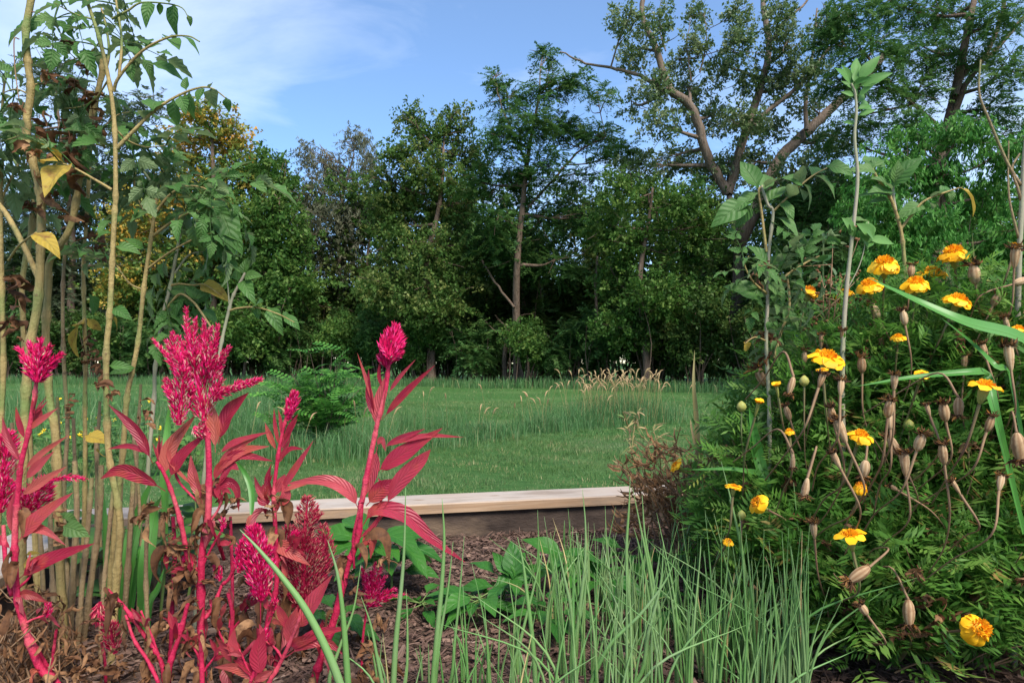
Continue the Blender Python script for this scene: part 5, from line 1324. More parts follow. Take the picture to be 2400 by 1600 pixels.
# ------------------------------------------------------------------ pepper plants (middle)
def pepper(x, y, d, label, nleaf=12, size=0.085, hgt=None, w_=7):
    """young pepper plant whose crown sits at photo pixel x, y"""
    top = P(x, y, d)
    base = np.array([top[0] + U(-.01, .01), d, 0.0])
    r = thing('pepper_plant', label, 'pepper plant', base, 'young pepper plants in the mulch')
    pc = cr([base - [0, 0, .015], (base + top) / 2 + [U(-.01, .01), 0, 0], top], 6)
    g = G(); g.tube(pc, np.linspace(w_, w_ * 0.5, len(pc)) * 0.5 / F * d, 7)
    put('stem', g, M['green_stem'], r)
    for j in range(nleaf):
        t = 0.45 + 0.55 * (j / nleaf) ** 0.7
        p0 = pc[min(len(pc) - 1, int(t * (len(pc) - 1)))]
        a = j * 2.4 + U(-.4, .4)
        el = U(-.15, .5) + 0.9 * max(0, t - 0.9) * 10 * U(0, .6)
        d_ = unit(np.array([math.cos(a), math.sin(a), el]))
        q = p0 + d_ * U(.012, .03)
        gg = G(); gg.tube([p0, q], [0.0013, 0.0011], 4)
        put('petiole', gg, M['green_stem'], r)
        inst('leaf', random.choice(PEP), frame(q, d_ + np.array([0, 0, -.1]), (U(-.3, .3), U(-.5, .1), 1), size * U(.55, .98)), r)
    return r
pepper(1196, 1350, 1.22, 'pepper plant with one big upright leaf catching the light', 12, 0.085)
leafr = bpy.data.objects[[o.name for o in bpy.data.objects if o.name.startswith('pepper_plant')][0]]
for (x, y, x2, y2, wd) in ((1197, 1355, 1198, 1265, 1.5), (1190, 1350, 1152, 1290, 1.0), (1205, 1350, 1235, 1290, 1.0), (1200, 1365, 1275, 1320, .8)):
    a_, b_ = P(x, y, 1.21), P(x2, y2, 1.23); L = np.linalg.norm(b_ - a_)
    inst('leaf', random.choice(PEP), frame(a_, b_ - a_, (U(-.2, .2), -1, .3), (L * wd, L, L)), leafr)
pepper(1335, 1300, 1.34, 'pepper plant with wide drooping leaf pairs just below the rail', 11, 0.10)
pepper(1400, 1345, 1.26, 'pepper plant showing pale leaf undersides among the onion shoots', 12, 0.085)
pepper(1130, 1395, 1.2, 'low bushy pepper plant left of the one with the upright leaf', 14, 0.08)
pepper(985, 1410, 1.22, 'sparse pepper plant beside the small sprawling red plume', 12, 0.07)
pepper(1290, 1420, 1.12, 'short pepper plant half hidden by onion shoots', 10, 0.07)
pepper(1475, 1290, 1.4, 'pepper plant nearest the dry twiggy bush', 10, 0.085)
pepper(1530, 1400, 1.15, 'small pepper plant deep in the onion row', 10, 0.07)
pepper(875, 1235, 1.28, 'leafy pepper plant directly behind the lone tall celosia stalk', 16, 0.11, w_=8)
pepper(915, 1270, 1.32, 'pepper plant spreading right of the lone tall celosia stalk', 12, 0.10)
pepper(800, 1440, 1.1, 'little pepper plant at the foot of the red celosia stems', 8, 0.07)

# ------------------------------------------------------------------ onions
ong = 'onion plants in the front of the bed'
def onion_leaf(r, pts, w_, dd, tone, name='leaf'):
    g = G()
    pc = cr(pts, 5)
    n = len(pc)
    t = np.linspace(0, 1, n)
    rad = w_ * 0.5 * (1 - t ** 2.2 * 0.93) * np.minimum(1, 0.8 + t)
    g.tube(pc, rad, 7, tone)
    put(name, g, M['onion'], r)
def onion_hero(label, pix, w_, d, extra=()):
    pts = stem_path(pix, d)[::-1]
    base = pts[0].copy(); base[2] = 0
    r = thing('onion_plant', label, 'onion', base, ong)
    onion_leaf(r, pts, w_ / F * d, d, U(.3, .8))
    for (px2, w2) in extra:
        q = stem_path(px2, d)[::-1]
        q[0] = pts[0]
        onion_leaf(r, q, w2 / F * d, d, U(.2, .8))
onion_hero('tallest straight onion shoot right of the lone tall celosia', [(951, 1142), (947, 1290), (938, 1400), (928, 1500), (922, 1600)], 15, 0.88, [([(933, 1390), (928, 1500), (918, 1600)], 9), ([(952, 1380), (955, 1480), (950, 1600)], 8)])
onion_hero('tall onion shoot with a kinked neighbour in front of the rail', [(1036, 1167), (1041, 1260), (1036, 1360), (1025, 1480), (1015, 1600)], 15, 0.9, [([(1062, 1268), (1050, 1380), (1030, 1500), (1020, 1600)], 10), ([(1088, 1256), (1078, 1380), (1066, 1500), (1055, 1600)], 9)])
onion_hero('thick bluish onion shoot leaning across the red celosia stems', [(562, 1240), (605, 1285), (660, 1350), (715, 1425), (765, 1520), (800, 1610)], 21, 0.8)
onion_hero('onion shoots crossing beneath the lone tall celosia', [(768, 1265), (790, 1340), (803, 1430), (810, 1520), (816, 1610)], 17, 0.84, [([(846, 1322), (828, 1430), (795, 1520), (772, 1610)], 10)])
onion_hero('thin pale onion shoot rising from the litter before the small sprawling plume', [(846, 1396), (868, 1460), (882, 1530), (897, 1610)], 10, 0.86)
onion_hero('onion shoot tall enough to cross the timber rail', [(1477, 1118), (1474, 1190), (1468, 1290), (1472, 1380), (1480, 1480), (1488, 1590)], 11, 1.0, [([(1482, 1140), (1500, 1230), (1520, 1330), (1535, 1450), (1540, 1560)], 10), ([(1505, 1160), (1512, 1260), (1530, 1360), (1545, 1480), (1548, 1580)], 11), ([(1485, 1235), (1500, 1290), (1520, 1400), (1535, 1550)], 8)])
onion_hero('long onion shoot with its tip before the pale board', [(1365, 1146), (1372, 1230), (1371, 1320), (1362, 1400), (1350, 1500), (1338, 1600)], 10, 0.95, [([(1305, 1275), (1322, 1350), (1340, 1450), (1355, 1600)], 10), ([(1376, 1335), (1366, 1420), (1340, 1520), (1310, 1600)], 9)])
onion_hero('onion shoot curving up left of the big upright pepper leaf', [(1213, 1258), (1226, 1320), (1236, 1400), (1248, 1500), (1255, 1600)], 13, 0.88, [([(1270, 1300), (1250, 1380), (1220, 1500), (1200, 1600)], 10)])
onion_hero('onion shoot bent over to the right across the others', [(1586, 1296), (1560, 1360), (1500, 1440), (1430, 1510), (1385, 1600)], 11, 0.86, [([(1555, 1268), (1548, 1370), (1520, 1480), (1490, 1600)], 11)])
onion_hero('onion shoot standing before the marigold leaves', [(1690, 1080), (1715, 1180), (1740, 1300), (1760, 1440)], 9, 1.0, [([(1710, 1170), (1735, 1260), (1745, 1350), (1755, 1440)], 11), ([(1770, 1190), (1830, 1270), (1880, 1350), (1905, 1440)], 10), ([(1860, 1130), (1872, 1250), (1890, 1350), (1900, 1440)], 8)])
for j in range(120):
    u_ = random.random() ** 0.58
    px = 870 + u_ * 1010 + U(-30, 30)
    d = U(.80, 1.28) if px > 1250 else U(.80, 1.0)
    if px > 1700: d = U(.80, 1.02)
    base = soil_point(px, d)
    nl = random.randint(3, 6) if px > 1150 else random.randint(2, 3)
    r = thing('onion_plant', 'slender green onion plant in the crowded row before the pepper plants' if px < 1500 else 'slender green onion plant in the thick row beside the marigolds', 'onion', base, ong)
    hmax = U(.13, .25) if px > 1250 else U(.08, .19)
    for k in range(nl):
        h_ = hmax * U(.6, 1.1)
        a = U(0, 6.28)
        ln = abs(random.gauss(0, .2)) + .04
        if U(0, 1) < .10: ln = U(.7, 1.2)
        dv = np.array([math.cos(a), math.sin(a) * 0.7, 0])
        p0 = base + rng.normal(0, .005, 3) * [1, 1, 0] + [0, 0, -.01]
        pts = [p0, p0 + dv * ln * h_ * .22 + [0, 0, h_ * .5], p0 + dv * ln * h_ * .75 + [0, 0, h_ * (1 - .2 * ln)]]
        dry = U(0, 1) < .12
        onion_leaf(r, pts, U(.0023, .0044), d, 0.99 if dry else U(0, .85))

# ------------------------------------------------------------------ marigolds (right)
def marigold_leaf(n_pairs, droop, seed):
    g = G()
    q = np.linspace(0, 1, 7)
    path = np.stack([0.04 * np.sin(q * 3 + seed), q, 0.12 * q - droop * q ** 2], -1)
    g.tube(path, np.linspace(.014, .005, 7), 3, .3)
    for k in range(n_pairs + 1):
        t = 0.25 + 0.73 * k / n_pairs
        b = np.array([np.interp(t, q, path[:, c_]) for c_ in range(3)])
        for sd_ in ((-1, 1) if k < n_pairs else (0,)):
            L = (0.38 - 0.16 * abs(t - .5)) * U(.8, 1.15)
            d = unit(np.array([sd_ * 0.9, 0.55 if sd_ else 1.0, U(-.25, .15)]))
            s = np.linspace(0, 1, 5)
            pth = b + d * (s * L)[:, None] - np.array([0, 0, 1.]) * (s ** 2 * L * U(.05, .4))[:, None]
            g.ribbon(pth, np.array([.004, .040, .046, .032, .002]) * U(.8, 1.15), unit(np.array([U(-.3, .3), U(-.3, .3), 1.])), 2, .25, 0, 1, U(0, 1))
    return g.mesh('leaf', M['mar_leaf'])
ML = [marigold_leaf(n_, d_, s_) for n_, d_, s_ in ((5, .2, 0), (6, .35, 1), (5, .5, 2), (7, .3, 3), (4, .15, 4), (6, .6, 5))]
def petal_mesh():
    g = G()
    q = np.linspace(0, 1, 7)
    pth = np.stack([np.zeros(7), q, .12 * np.sin(q * 3) - .25 * q ** 2], -1)
    w_ = np.array([.08, .22, .36, .44, .46, .40, .22])
    g.ribbon(pth, w_, (0, 0, 1), 5, U(-.1, .1), .16, 1.2, U(.1, .9), 0, U(0, 6))
    return g.mesh('petal', M['petal'])
PET = [petal_mesh() for _ in range(5)]
def bloom_centre(mat, n=70):
    g = G()
    for j in range(n):
        a = j * 2.39996; rr = math.sqrt(j / n) * .52
        z = .62 * (1 - (rr / .55) ** 2)
        p0 = np.array([math.cos(a) * rr * .8, math.sin(a) * rr * .8, z * .5])
        d = unit(np.array([math.cos(a) * (rr * 1.6), math.sin(a) * (rr * 1.6), .8]))
        s = np.linspace(0, 1, 4)
        L = U(.18, .32)
        g.ribbon(p0 + d * (s * L)[:, None], np.array([.02, .055, .07, .03]) * U(.8, 1.3), rdir(), 2, .5, .2, 2, U(0, 1), U(-1, 1))
    return g.mesh('flower', mat)
BC = [bloom_centre(M['petal_in']) for _ in range(3)]; BCO = bloom_centre(M['petal_old'], 45)
def lathe(prof_, sides, ridge=0.0):
    g = G()
    n = len(prof_)
    th = np.linspace(0, 6.2832, sides, endpoint=False)
    rd = 1 + ridge * np.where(np.arange(sides) % 2 == 0, 1, -1)
    V = np.array([[(rr * rd[k] * math.cos(t), z, rr * rd[k] * math.sin(t)) for k, t in enumerate(th)] for z, rr in prof_]).reshape(-1, 3)
    i = np.arange(n - 1)[:, None] * sides; j = np.arange(sides)[None]
    g.add(V, np.stack([i + j, i + sides + j, i + sides + (j + 1) % sides, i + (j + 1) % sides], -1).reshape(-1, 4), None, np.tile(np.where(np.arange(sides) % 2 == 0, .85, .15), n) if ridge > .05 else .5)
    return g
CAL = lathe([(0, .03), (.10, .10), (.30, .17), (.60, .215), (.9, .22), (1.0, .20)], 12, .04).mesh('calyx', M['calyx'])
SEED = [lathe([(0, .05), (.06, .13), (.2, .21), (.45, .255), (.7, .23), (.9, .165), (1.0, .13)], 14, .07).mesh('seed_head', M['seed_head']), lathe([(0, .04), (.08, .09), (.3, .15), (.6, .20), (.9, .19), (1.0, .17)], 14, .08).mesh('seed_head', M['seed_head'])]
def tuft_mesh():
    g = G()
    for j in range(46):
        a = U(0, 6.28); q = np.linspace(0, 1, 6)
        p0 = np.array([math.cos(a) * .10, .93, math.sin(a) * .09])
        d = unit(np.array([math.cos(a) * U(.1, .75), U(.25, 1.), math.sin(a) * U(.1, .75)]))
        pth = p0 + d * (q * U(.25, .62))[:, None] + np.stack([np.sin(q * U(3, 7)), np.cos(q * U(2, 5)) - 1, np.sin(q * U(3, 7) + 1)], -1) * .07
        g.ribbon(pth, np.sin(np.pi * np.clip(q, .1, .95)) * U(.02, .06), rdir(), 2, .8, .4, 2, U(0, 1), U(-3, 3))
    return g.mesh('withered_tuft', M['seed_tuft'])
TUFT = [tuft_mesh() for _ in range(4)]

MAR = []
def mar_fill(r, base, h_, rad, n=850):
    """the rest of the plant's small divided leaves, joined"""
    rho = np.sqrt(rng.random(n)); a = rng.uniform(0, 6.283, n)
    z = h_ * (0.12 + 0.98 * rng.random(n) ** .5) * (1.08 - .30 * rho ** 2)
    c = base + np.stack([np.cos(a) * rho * rad * 1.08, np.sin(a) * rho * rad * .9, z], -1)
    ax = unit(np.stack([np.cos(a) * rho, np.sin(a) * rho - .25, np.full(n, .55)], -1) + rng.normal(size=(n, 3)) * .55)
    upn = unit(rng.normal(size=(n, 3)) * .5 + [0, -.35, 1.])
    sd_ = unit(np.cross(ax, upn)); L = rng.uniform(.032, .062, n)
    per = 11; k = np.arange(per)
    t = np.where(k < 10, .2 + .16 * (k // 2), 1.0); sg = np.where(k == 10, 0., np.where(k % 2 == 0, 1., -1.))
    dl = unit(sd_[:, None] * sg[None, :, None] * .95 + ax[:, None] * .5 + rng.normal(size=(n, per, 3)) * .12)
    ll = L[:, None] * (.42 - .2 * np.abs(t - .55))[None] * rng.uniform(.8, 1.15, (n, per))
    p = c[:, None] + ax[:, None] * (t * 1.0)[None, :, None] * L[:, None, None] - np.array([0, 0, 1.]) * (t[None] ** 2 * L[:, None] * .25)[..., None] + dl * (ll * .5)[..., None]
    g = G()
    tone = np.clip(np.repeat(rng.random(n), per) + rng.normal(0, .06, n * per), 0, 1)
    leaves(g, p.reshape(-1, 3), dl.reshape(-1, 3), np.repeat(upn, per, 0), (ll * .5).ravel(), (ll * .115).ravel(), tone)
    e0 = c; e1 = c + ax * L[:, None]
    w_ = sd_ * .0006
    i = np.arange(n) * 4
    g.add(np.stack([e0 - w_, e0 + w_, e1 + w_ * .5, e1 - w_ * .5], 1).reshape(-1, 3), np.stack([i, i + 1, i + 2, i + 3], -1), None, .3)
    tag(put('foliage', g, M['mar_leaf'], r, False), kind='stuff')
mar_specs = [(1800, 1.28, .22, .11, 'low marigold plant at the dry twiggy bush end of the clump'), (1860, 1.17, .34, .15, 'marigold plant under the lone golden bloom and the tall leafy shoot'), (1985, 1.20, .47, .18, 'tall marigold plant with two bright yellow blooms at its top'), (2140, 1.16, .51, .18, 'tallest marigold plant with clustered orange blooms'), (2280, 1.13, .52, .17, 'marigold plant with high blooms behind the long arching blade'),
             (2390, 1.08, .50, .15, 'marigold plant by the pale dry stems full of seed heads'), (1930, 1.08, .24, .14, 'marigold plant holding a single yellow bloom over the onion shoots'), (2110, 1.08, .34, .15, 'marigold plant crowded with brown seed heads'), (2290, 1.06, .36, .15, 'marigold plant with a frayed orange bloom hanging low'), (2080, 1.0, .20, .13, 'low marigold plant nearest the onion row'), (2290, 1.0, .22, .14, 'low marigold plant with ferny leaves spreading over the mulch'), (2420, 1.08, .36, .13, 'marigold plant overhanging the right timber board')]
for (px, d, h_, rad, label) in mar_specs:
    base = soil_point(px, d)
    r = thing('marigold_plant', label, 'marigold', base, 'marigolds in the right of the bed')
    MAR.append((r, base, h_, rad, px))
    g = G()
    tips = []
    for j in range(24):
        a = j * 2.4 + U(-.3, .3); e = U(.15, 1.0)
        tip = base + np.array([math.cos(a) * rad * e, math.sin(a) * rad * e * .8, h_ * U(.6, 1.12) * (1.05 - .25 * e)])
        pc = cr([base - [0, 0, .01], base + (tip - base) * [.35, .35, .5] + rng.normal(0, .01, 3), tip], 6)
        g.tube(pc, [.0045, .0016], 5)
        tips.append(pc)
    put('stem', g, M['mar_stem'], r)
    for j in range(290):
        pc = random.choice(tips)
        i_ = min(len(pc) - 1, int(3 + (len(pc) - 3) * random.random() ** .7))
        p0 = pc[i_]
        a = U(0, 6.28)
        d_ = np.array([math.cos(a), math.sin(a), U(-.2, .7)])
        inst('leaf', random.choice(ML), frame(p0, d_, (U(-.4, .4), U(-.7, .2), 1), U(.035, .07)), r)
    for j in range(16):
        a = U(3.3, 6.1); p0 = base + np.array([math.cos(a) * rad * U(.6, 1.05), math.sin(a) * rad * .95, h_ * U(.3, 1.0)])
        inst('dead_leaf', random.choice(DEAD), frame(p0, (U(-.6, .6), U(-.6, .2), -1), rdir(), U(.02, .04)), r)
    g = G()      # thin dry twigs through the foliage
    for j in range(12):
        a = U(3.3, 6.1); e0 = base + np.array([math.cos(a) * rad * U(.2, .7), math.sin(a) * rad * .6, h_ * U(.1, .6)])
        e1 = e0 + np.array([U(-.09, .09), -rad * .38, U(.03, .12)])
        g.tube(cr([e0, (e0 + e1) / 2 + rng.normal(0, .008, 3), e1], 4), [.0014, .0007], 4)
    put('dry_twigs', g, M['dry_stem'], r)
    mar_fill(r, base, h_, rad, 1150 if h_ > .43 else 800)
def mar_of(p):
    return min(MAR, key=lambda q: np.linalg.norm((q[1] - p)[:2]) + 0.6 * max(0, p[2] - q[2] - .12))
def head_stem(r, base, p0, d_, w_, mat, pix=None, name='flower_stem'):
    """stalk from a head back into the foliage of its plant"""
    L = U(.10, .17)
    back = np.array([np.clip(base[0] - p0[0], -.04, .04) * U(.3, 1), np.clip(base[1] - p0[1], .0, .16) * U(.5, .9), 0])
    if d_[2] > -.2:
        dn = unit(d_ * .75 + np.array([0, 0, .5]) + rng.normal(0, .10, 3))
        mid = p0 - unit(d_) * L * .38
        tgt = p0 - dn * L + back
    else:                      # nodding head: the stalk hooks over and falls away behind
        sd_ = random.choice((-1, 1))
        mid = p0 - unit(d_) * L * .22 + np.array([sd_ * .012, .02, 0])
        tgt = p0 + np.array([sd_ * U(.03, .07), .05, -L * .25]) + back
    tgt[2] = max(.02, tgt[2])
    pc = cr([p0, mid, (mid + tgt) / 2 + rng.normal(0, .004, 3), tgt], 6)
    g = G(); g.tube(pc, [w_ * .44, w_ * .24, w_ * .24], 6)
    return put(name, g, M[mat], r)
def flower(px, py, w_, d, tilt=(0, 0), n=11, old=False, droop=0.15, cal=0.9, single=False):
    """bloom about w_ pixels wide at pixel px, py"""
    if px > 1850 and py > 900: d = U(.77, .82)
    elif px > 1690 and py > 850: d = U(.92, .98)
    p = P(px, py, d); s = w_ / F * d * 0.5
    r, base, h_, rad, _ = mar_of(p)
    up = unit(np.array([tilt[0] + U(-.22, .22), -0.25 + tilt[1] + U(-.25, .2), 1.0]))
    droop += U(-.15, .25)
    if not single: n += 5
    mt = frame(p, up, (0, -1, 0.2), s)          # local +Y is the flower axis
    rot = mt @ Matrix.Rotation(math.radians(-90), 4, 'X')   # local +Z along the axis
    f = bpy.data.objects.new('flower', BCO if old else random.choice(BC))
    COL.objects.link(f); f.parent = r
    mm = rot.copy(); mm.translation = rot.translation - Vector(WP[r.name]); f.matrix_basis = mm
    zsgn = 1
    for k in range(n):
        a = k / n * 6.283 + U(-.15, .15)
        ring2 = (k % 2) * (0 if single else 1)
        dl = Vector((math.cos(a), math.sin(a), -droop - ring2 * .12 + U(-.12, .12)))
        pl = frame((math.cos(a) * .12, math.sin(a) * .12, .12 - ring2 * .05), dl, (0, 0, 1), (U(.9, 1.2) * .85, U(.8, 1.05), U(.7, 1.2)))
        o = bpy.data.objects.new('petal', random.choice(PET)); COL.objects.link(o); o.parent = f; o.matrix_basis = pl
    o = bpy.data.objects.new('calyx', CAL); COL.objects.link(o); o.parent = f
    cal *= 1.25
    o.matrix_basis = frame((0, 0, -cal * 1.0), (0, 0, 1), (0, 1, 0), (1.45, cal * 1.12, 1.45))
    pb = p - up * s * cal
    head_stem(r, base, pb, up, .0042, 'mar_stem')
for q in ((2073, 617, 70, 1.10), (2037, 668, 62, 1.08, (-.45, -.2)), (2183, 641, 66, 1.12), (2146, 663, 62, 1.06), (2235, 592, 72, 1.08), (2245, 704, 66, 1.0), (1939, 839, 78, 1.0, (-.1, -.1)), (2308, 908, 74, .92, (0, 0), 6, False, 0.0, .9, True), (2017, 1020, 55, .98, (.05, -.3), 8), (1993, 1257, 66, .95, (0, 0), 6, False, -.1, .9, True), (1719, 1143, 36, 1.15, (0, 0), 12, False, -.3), (1980, 690, 50, 1.3, (0, .5)), (2387, 770, 34, .95), (1896, 682, 50, 1.2, (.2, .2), 9, True)): flower(*q)
for q in ((2105, 790, 34, 1.02), (1850, 1010, 26, 1.0)): flower(*q)
flower(2296, 1472, 84, .78, (0.3, -1.8), 8, False, .55, .8)
flower(2160, 880, 34, .98, (0, -.2), 9, False, -.5, 1.3); flower(1775, 1178, 50, 1.08, (-1.6, -.4), 9, True, .3, 1.2); flower(1585, 1090, 34, 1.3, (-1.3, 0), 8, True, -.2, 1.5); flower(1778, 945, 26, 1.15, (0, 0), 7, False, -1.2, 2.2); flower(1820, 905, 24, 1.15, (-.2, 0), 7, False, -1.2, 2.0); flower(1928, 870, 28, 1.02, (0, 0), 9, False, -.6, 1.6); flower(1707, 1268, 26, 1.25, (0, -.5), 8, True); flower(2018, 1140, 42, .92, (0, -.3), 8, True, .6, .01); flower(2382, 576, 22, 1.0, (0, 0), 6, True, -.8, 1.5)
def seed_head(px, py, L, d, ang=0.0, thick=1.0):
    """spent head: centre at pixel px, py; ang degrees from upright, 180 = hanging"""
    a = math.radians(ang)
    ax = unit(np.array([math.sin(a), U(-.25, .25), math.cos(a)]))
    if px > 1850 and py > 880: d = U(.77, .90)
    l = L / F * d * U(.70, 1.02)
    thick *= U(.72, 1.1)
    p = P(px, py, d) - ax * l * .45
    r, base, h_, rad, _ = mar_of(p)
    mt = frame(p, ax, rdir(), (l * .78 * thick, l * .80, l * .78 * thick), U(0, 6))
    o = inst('seed_head', random.choice(SEED), mt, r)
    c = bpy.data.objects.new('withered_tuft', random.choice(TUFT)); COL.objects.link(c); c.parent = o
    c.matrix_basis = Matrix.Diagonal((1, 1, 1, 1)) @ Matrix.Rotation(U(0, 6.28), 4, 'Y')
    head_stem(r, base, p, ax if ang < 100 else ax, .0036, 'dry_stem', name='dry_stem')
for q in ((2136, 632, 50, 1.1, 5), (2283, 640, 62, 1.05, -8), (2379, 602, 60, .98, 0), (2050, 726, 55, 1.1, -25), (2118, 742, 62, 1.0, -10), (1974, 785, 50, 1.05, -5), (1925, 797, 46, 1.1, 5), (1885, 835, 46, 1.12, 0), (1854, 905, 60, 1.08, 195), (2020, 852, 62, 1.0, -5), (2096, 893, 56, .98, 0), (1971, 907, 56, 1.02, 10), (1783, 880, 66, 1.15, -25), (2360, 760, 60, .98, -15), (2335, 700, 56, 1.02, 30), (2366, 835, 84, .88, 0), (2305, 822, 70, .96, -10), (2246, 956, 78, .92, 185), (2213, 962, 66, .95, -10), (2084, 955, 66, .98, 5), (1950, 970, 60, .98, -15), (2393, 659, 60, 1.0, 70),
          (1971, 1007, 72, .96, -20), (2087, 985, 58, 1.0, 5), (2093, 1040, 74, .95, -20), (2121, 1085, 76, .9, 0), (2157, 1034, 60, .96, 15), (2210, 1060, 72, .94, -10), (2387, 1050, 90, .85, 175), (1858, 1080, 48, 1.02, 180), (1888, 1142, 72, .98, 190), (1959, 1076, 62, .98, -25), (2026, 1100, 60, .95, 185), (2093, 1142, 40, .98, -60), (1907, 1240, 56, .96, -10), (1845, 965, 46, 1.08, -15), (2011, 1347, 84, .88, 230), (2130, 1438, 92, .84, 180), (2022, 1425, 54, .9, -35), (1765, 1374, 46, 1.0, -60), (2260, 850, 54, 1.0, 10), (2175, 960, 52, 1.02, -12), (2320, 990, 60, .94, 15), (1925, 890, 44, 1.1, 20), (2200, 800, 46, 1.12, 12), (2065, 800, 46, 1.12, -14), (2345, 1130, 60, .92, 20), (2240, 1140, 54, .95, -25)): seed_head(*q)
# round unopened buds
for (px, py, s_) in ((2130, 1010, 22), (2074, 1050, 18), (2147, 1130, 20), (2260, 1095, 22), (2212, 1175, 30), (1738, 965, 20), (1738, 1218, 18), (2290, 1115, 16), (1885, 905, 20)):
    p = P(px, py, 1.0); r, base, *_ = mar_of(p)
    l = s_ / F * 1.3
    g = lathe([(0, .1), (.15, .32), (.45, .46), (.75, .34), (.95, .12), (1.0, .02)], 10, .03)
    g.V = [v * l + p for v in g.V]
    g.V = [np.stack([v[:, 0], p[1] + (v[:, 2] - p[2]), p[2] + (v[:, 1] - p[1])], -1) for v in g.V]
    put('bud', g, M['calyx'], r); head_stem(r, base, p, np.array([0, 0, 1.]), .003, 'mar_stem')

# ------------------------------------------------------------------ tall plants and blades (right)
tomato('R1', 'tall hairy tomato shoot with drooping leaves left of the orange blooms', [(1784, 435), (1800, 480), (1812, 500), (1802, 592), (1799, 714), (1796, 806), (1802, 929), (1805, 1060), (1806, 1180)], 1.12, 7, 12, 'hairy_stem')
b = branch('R1', [(1796, 590), (1785, 500), (1778, 447), (1788, 435)], 7, 4)
for q in ((1741, 470, 1676, 512), (1765, 480, 1716, 525), (1821, 475, 1880, 524), (1815, 510, 1885, 530), (1780, 440, 1742, 370), (1790, 440, 1820, 405), (1800, 478, 1845, 420), (1775, 450, 1700, 480), (1830, 475, 1862, 500), (1760, 465, 1720, 480), (1795, 450, 1800, 400)): leaf_at('R1', *q, wide=1.2)
b = branch('R1', [(1813, 495), (1839, 469), (1870, 440), (1906, 411), (1940, 393)], 6, 3, 0.0); leaves_on('R1', b, 3, .07, .3, .8, TLS)
for q in ((1935, 393, 2004, 396), (1905, 412, 1938, 392), (1880, 430, 1850, 405), (1870, 440, 1900, 455), (1845, 462, 1850, 425)): leaf_at('R1', *q, wide=1.25)
b = branch('R1', [(1800, 690), (1765, 660), (1745, 620), (1755, 600)], 6, 2, -.03); leaves_on('R1', b, 6, .085, .2, 1, TL)
for q in ((1790, 690, 1715, 655), (1780, 670, 1725, 668), (1800, 640, 1840, 590), (1800, 660, 1845, 700), (1800, 620, 1770, 570)): leaf_at('R1', *q, wide=1.3)
b = branch('R1', [(1800, 680), (1850, 640), (1890, 615), (1920, 600)], 7, 3, .02); leaves_on('R1', b, 6, .09, .2, 1, TL)
b = branch('R1', [(1798, 800), (1770, 790), (1745, 805)], 4, 2, -.02); leaf_at('R1', 1785, 790, 1755, 795, TLS, -.02, 1.5); leaf_at('R1', 1745, 800, 1760, 830, TLY, -.02, 1.2)
b = branch('R1', [(1815, 840), (1830, 780), (1850, 720), (1845, 640)], 8, 5, .05); leaves_on('R1', b, 9, .09, .2, 1, TL)
leaves_on('R1', tom_root['R1'][2], 9, .085, .25, .7, TL, dead=.2)
tomato('R3', 'forked tomato shoot with one yellow-tipped leaf above the orange blooms', [(2044, 395), (2056, 417), (2075, 445), (2093, 478), (2111, 539), (2118, 592), (2124, 684), (2130, 800), (2138, 950), (2140, 1100)], 1.2, 6, 14, 'tom_stem')
b = branch('R3', [(2100, 500), (2093, 447), (2100, 410), (2125, 385)], 7, 4, .02, 'hairy_stem')
for q in ((2095, 440, 2150, 362), (2090, 445, 2060, 400), (2100, 425, 2140, 430), (2095, 460, 2020, 435), (2098, 430, 2112, 375), (2090, 450, 2040, 440), (2048, 395, 2080, 365), (2050, 400, 2010, 380), (2042, 398, 2034, 370), (2040, 396, 2060, 350), (2085, 470, 2030, 470)): leaf_at('R3', *q, wide=1.2)
b = branch('R3', [(2111, 537), (2140, 500), (2170, 469), (2237, 444), (2255, 440)], 7, 3, -.02)
for q in ((2160, 478, 2112, 488), (2180, 465, 2215, 440), (2205, 455, 2240, 430), (2170, 470, 2200, 480), (2225, 448, 2235, 465)): leaf_at('R3', *q, wide=1.3)
leaf_at('R3', 2252, 440, 2312, 484, TLY, -.02, 1.2)
# tall velvety weed
pts = stem_path([(1995, 196), (2004, 218), (2007, 264), (2003, 325), (2010, 417), (2000, 530), (1990, 620), (1982, 700), (1976, 800), (1974, 900), (1976, 1050)], 1.05)
base = pts[-1].copy(); base[2] = 0
r = thing('velvet_weed', 'tall single-stemmed weed topped with pale pointed velvety leaves', 'weed', base)
pc = cr(pts, 6); g = G(); g.tube(pc, np.linspace(5, 13, len(pc)) * .5 / F * 1.05, 8); put('stem', g, M['hairy_stem'], r)
def v_leaf(x, y, x2, y2, wd=1.1, d=1.05):
    a = P(x, y, d); b_ = P(x2, y2, d + U(-.03, .03)); L = np.linalg.norm(b_ - a)
    inst('leaf', random.choice(VEL), frame(a, b_ - a, (U(-.5, .5), -1, U(0, .6)), (L * wd, L, L)), r)
for q in ((1992, 205, 1966, 143), (2005, 190, 2066, 126), (2008, 200, 2092, 166), (1990, 200, 1985, 150), (2000, 190, 2010, 145), (2005, 185, 2030, 150), (2004, 222, 1972, 215), (2008, 225, 2056, 198), (2006, 250, 2054, 240), (2012, 275, 2054, 254), (2002, 295, 1975, 280), (2000, 200, 2040, 180), (1998, 195, 2015, 160), (1995, 210, 1975, 185), (2008, 240, 2030, 215), (2003, 215, 2015, 180), (2004, 230, 2000, 200), (1996, 200, 1990, 165), (2006, 255, 2048, 242)): v_leaf(*q)
for (sx, sy) in ((2030, 560), (1995, 530), (2045, 540)):
    for k in range(5): v_leaf(sx + U(-5, 5), sy + U(0, 30), sx + U(-30, 30), sy + U(-30, 10), 1.4)
